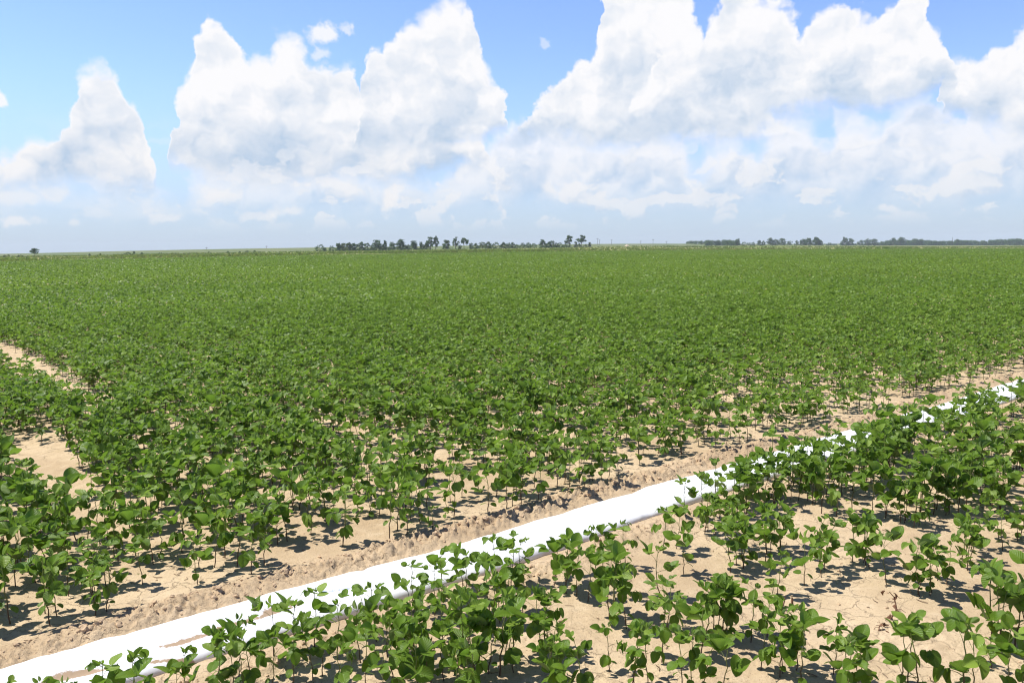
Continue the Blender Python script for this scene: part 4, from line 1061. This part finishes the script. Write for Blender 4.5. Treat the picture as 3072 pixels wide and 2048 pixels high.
def layer(top, bot, edge, bsoft, seedk, opac):
    T = curve(NAZ, top, 0); Bt = curve(NAZ, bot, 0)
    dT = b.m('ADD', b.m('SUBTRACT', T, WEL), b.m('MULTIPLY', b.m('SUBTRACT', B0, 0.58), 84 * PXR))
    dB = b.m('ADD', b.m('SUBTRACT', WEL, Bt), b.m('MULTIPLY', b.m('SUBTRACT', NL, 0.5), 70 * PXR))
    edge_w = b.ss(NL, 0.35, 0.7, edge * PXR * 1.0, edge * PXR * 3.4)
    mask = b.m('MULTIPLY', b.ss(b.m('ADD', dT, b.m('MULTIPLY', b.m('SUBTRACT', wisp, .5), 16 * PXR)), b.m('MULTIPLY', edge_w, -0.45), b.m('MULTIPLY', edge_w, 0.55)), b.ss(dB, -bsoft * PXR, bsoft * PXR))
    thick = b.m('MAXIMUM', b.m('SUBTRACT', T, Bt), 20 * PXR)
    rel = b.m('DIVIDE', dB, thick)                      # 0 at the base, 1 at the top
    lit = b.m('ADD', b.m('MULTIPLY', b.ss(rel, -0.05, 0.80), 0.64), 0.26)
    lit = b.m('ADD', lit, b.m('MULTIPLY', relief, 1.4 if seedk == 1 else 0.75)); lit = b.m('ADD', lit, b.m('MULTIPLY', soft, 1.5))
    lit = b.m('ADD', lit, b.m('MULTIPLY', b.ss(dT, 30 * PXR, 0.0), 0.25))
    return b.m('MULTIPLY', mask, opac), b.m('MINIMUM', b.m('MAXIMUM', lit, 0.0), 1.0)
OFF = 640
L1t = [(-400, 400), (-100, 440), (0, 430), (60, 480), (200, 485), (330, 480), (360, 465), (420, 490), (470, 420), (560, 415), (640, 430), (700, 420), (760, 410), (820, 420), (880, 440), (905, 425), (950, 450), (1010, 440), (1060, 400), (1110, 370), (1180, 320), (1230, 300), (1290, 330), (1350, 340), (1420, 360), (1470, 315), (1520, 325), (1560, 350), (1600, 430), (1650, 375), (1690, 350), (1740, 400), (1790, 295), (1830, 290), (1870, 330), (1900, 350), (1930, 275), (1980, 270), (2020, 310), (2060, 280), (2110, 265), (2160, 290), (2200, 300), (2240, 265), (2290, 300), (2352, 260), (2700, 300)]
L1b = [(-400, 470), (0, 455), (300, 500), (600, 500), (900, 495), (1200, 470), (1600, 480), (2000, 475), (2352, 470), (2700, 470)]
L2t = [(-500, 300), (-300, 330), (-120, 380), (0, 390), (40, 360), (80, 345), (120, 355), (148, 325), (156, 265), (162, 222), (172, 198), (184, 186), (204, 181), (226, 182), (246, 190), (260, 214), (276, 262), (292, 275), (315, 300), (330, 335), (345, 372), (362, 410), (378, 440), (388, 520), (396, 400), (402, 270), (420, 215), (452, 180), (462, 130), (470, 98), (484, 80), (504, 78), (524, 90), (545, 122), (575, 150), (610, 155), (635, 115), (660, 110), (690, 130), (705, 155), (740, 178), (790, 178), (820, 205), (850, 260), (1000, 330), (1100, 330), (1130, 480), (1150, OFF), (1170, OFF), (1185, 320), (1240, 240), (1260, 225), (1300, 180), (1345, 162), (1366, 145), (1376, 70), (1384, -20), (1400, -60), (1500, -60), (1560, -20), (1588, 50), (1600, 85), (1620, 180), (1700, 260), (1800, 300), (1850, 420), (1870, OFF), (2120, OFF), (2150, 230), (2200, 175), (2240, 180), (2280, 150), (2330, 135), (2360, 95), (2500, 100), (2800, 200)]
L2b = [(-500, 430), (0, 430), (340, 430), (400, 385), (500, 400), (600, 415), (700, 425), (800, 400), (900, 410), (1100, 380), (1190, 320), (1300, 325), (1400, 335), (1500, 325), (1700, 315), (1850, 300), (2150, 270), (2352, 300), (2800, 320)]
L3t = [(-400, OFF), (800, OFF), (822, 400), (833, 175), (868, 140), (886, 146), (896, 114), (930, 76), (985, 60), (1015, 40), (1045, 33), (1078, 40), (1096, 62), (1104, 125), (1120, 165), (1145, 200), (1158, 270), (1170, 420), (1190, OFF), (1430, OFF), (1450, 250), (1490, 212), (1535, 135), (1600, 112), (1620, 52), (1655, 30), (1668, -10), (1700, -12), (1740, 12), (1790, 30), (1818, 62), (1830, 100), (1850, 72), (1900, 40), (1960, 48), (2010, 62), (2045, 50), (2070, 10), (2120, 0), (2140, 50), (2165, 92), (2183, 110), (2190, 170), (2205, 300), (2225, OFF), (2700, OFF)]
L3b = [(-400, 420), (820, 340), (900, 350), (1000, 350), (1100, 315), (1170, 300), (1450, 262), (1550, 292), (1650, 308), (1800, 272), (1900, 238), (2000, 245), (2100, 225), (2190, 200), (2700, 300)]
layers = [layer(L1t, L1b, 30, 30, 1, 0.85), layer(L2t, L2b, 15, 26, 2, 1.0), layer(L3t, L3b, 13, 26, 3, 1.0)]
SKYK = 1.0
deep = b.ss(ELn, R(19), R(48), 1.0, 0.38)
base = b.v('MULTIPLY', b.v('MULTIPLY', sky.outputs[0], (0.589, 0.631, 0.853)), b.n('ShaderNodeCombineXYZ', {0: deep, 1: deep, 2: deep}).outputs[0])
back = b.ss(sx.outputs[1], -0.3, 0.3, 0.35, 1.0)
STR = 0.15; XS = 0.853      # the sky's own brightness under this exposure
# pale blue moist air low over the horizon
lowh = b.ss(ELn, R(-1.0), R(12), 1.0, 0.0)
SKY_HZ = (0.269 / STR, 0.345 / STR, 0.426 / STR, 1)
colr = b.mix(b.m('MULTIPLY', b.m('MULTIPLY', lowh, 0.85), back), base, SKY_HZ)
WHITE = (0.576 / STR, 0.573 / STR, 0.584 / STR, 1); SHADE = (0.294 / STR, 0.371 / STR, 0.473 / STR, 1); LOWWHITE = (0.545 / STR, 0.538 / STR, 0.540 / STR, 1)
hazeK = b.ss(ELn, R(0.6), R(5.5))
wh = b.mix(b.ss(ELn, R(3), R(9)), LOWWHITE, WHITE)
for mk, lt in layers:
    cc = b.mix(lt, SHADE, wh)
    colr = b.mix(b.m('MULTIPLY', mk, hazeK), colr, cc)
# broken low cumulus seen edge-on towards the horizon
LV = b.v('ADD', b.n('ShaderNodeCombineXYZ', {0: AZn, 1: b.m('MULTIPLY', ELn, 1.7), 2: 0.0}).outputs[0], MW)
ln = b.noise(LV, 17, 5, 0.6, '2D').outputs[0]; ln2 = b.noise(b.v('ADD', LV, (-0.008, 0.02, 0)), 17, 5, 0.6, '2D').outputs[0]
band = b.m('MULTIPLY', b.ss(ELn, R(1.0), R(2.6)), b.ss(ELn, R(9.0), R(4.5)))
lmk = b.m('MULTIPLY', b.m('MULTIPLY', b.ss(ln, 0.52, 0.60), band), b.ss(AZn, R(-34), R(-8), 0.2, 0.6))
llit = b.m('ADD', 0.80, b.m('MULTIPLY', b.m('SUBTRACT', ln, ln2), 4.0), clamp=True)
colr = b.mix(lmk, colr, b.mix(llit, SHADE, wh))
# small detached puffs and low scraps
pz = b.noise(XYZ, 60, 5, 0.6).outputs[0]
for x2, y2, rx_, ry_, op in ((735, 82, 42, 26, .9), (782, 70, 20, 13, .6), (741, 132, 20, 16, .6), (-4, 228, 20, 18, .9), (1237, 108, 14, 12, .4), (2352, 95, 24, 30, .8), (45, 505, 46, 13, .7), (360, 492, 44, 22, .55), (660, 490, 50, 18, .6), (585, 500, 60, 14, .5), (180, 512, 18, 9, .5), (510, 450, 40, 20, .6), (900, 465, 34, 34, .9), (1290, 182, 18, 14, .6), (60, 455, 60, 18, .5), (130, 440, 44, 16, .5), (1255, 430, 26, 24, .6)):
    a_, e_ = azel(x2, y2)
    q = b.v('MULTIPLY', b.v('SUBTRACT', b.n('ShaderNodeCombineXYZ', {0: WAZ, 1: WEL, 2: 0.0}).outputs[0], (a_, e_, 0)), (1 / (rx_ * PXR), 1 / (ry_ * PXR), 0))
    dd = b.m('SUBTRACT', 1.0, b.v('LENGTH', q))
    mk = b.ss(b.m('ADD', dd, b.m('MULTIPLY', b.m('SUBTRACT', pz, .5), 1.6)), 0.0, 0.7)
    colr = b.mix(b.m('MULTIPLY', mk, op), colr, wh)
bg = b.n('ShaderNodeBackground', {'Color': colr, 'Strength': STR})
b.out(bg.outputs[0], 'Surface', 'ShaderNodeOutputWorld')
world.cycles.sampling_method = 'MANUAL'; world.cycles.sample_map_resolution = 512

sun_d = bpy.data.lights.new('sun', 'SUN'); sun = bpy.data.objects.new('sun', sun_d); COL.objects.link(sun)
sun_d.energy = 4.2; sun_d.angle = R(0.53); sun_d.color = (1.0, 0.965, 0.91)
sv = Vector((math.sin(SUN_AZ) * math.cos(SUN_EL), math.cos(SUN_AZ) * math.cos(SUN_EL), math.sin(SUN_EL)))
sun.rotation_euler = sv.to_track_quat('Z', 'Y').to_euler(); sun.location = sv * 50

# ------------------------------------------------------------------ haze
HAZE = True
if HAZE:
    V = [(x, y, z) for x in (-2700, 2700) for y in (-2700, 2700) for z in (-12, 32)]
    F = [[0, 1, 3, 2], [4, 6, 7, 5], [0, 4, 5, 1], [2, 3, 7, 6], [0, 2, 6, 4], [1, 5, 7, 3]]
    m, hnt = new_mat('haze_air'); hb = NB(hnt)
    pv = hb.n('ShaderNodeVolumePrincipled', {'Color': (0.86, 0.93, 1.0, 1), 'Density': 0.00020, 'Anisotropy': 0.0}); hb.out(pv.outputs[0], 'Volume')
    link('haze', make_mesh('haze', np.array(V, float), np.array(F), [m], flat=True), kind='stuff')

vs = sc.view_settings
sc.display_settings.display_device = 'sRGB'
vs.view_transform = 'Standard'; vs.look = 'None'; vs.exposure = 0.78; vs.gamma = 1.0; vs.use_curve_mapping = False
sc.render.engine = 'CYCLES'
cy = sc.cycles; cy.use_denoising = True; cy.filter_width = 1.15; cy.use_adaptive_sampling = True; cy.adaptive_threshold = 0.01; cy.adaptive_min_samples = 24; cy.max_bounces = 6; cy.diffuse_bounces = 3; cy.glossy_bounces = 2; cy.transmission_bounces = 3; cy.volume_bounces = 0; cy.transparent_max_bounces = 4
cy.caustics_reflective = False; cy.caustics_refractive = False
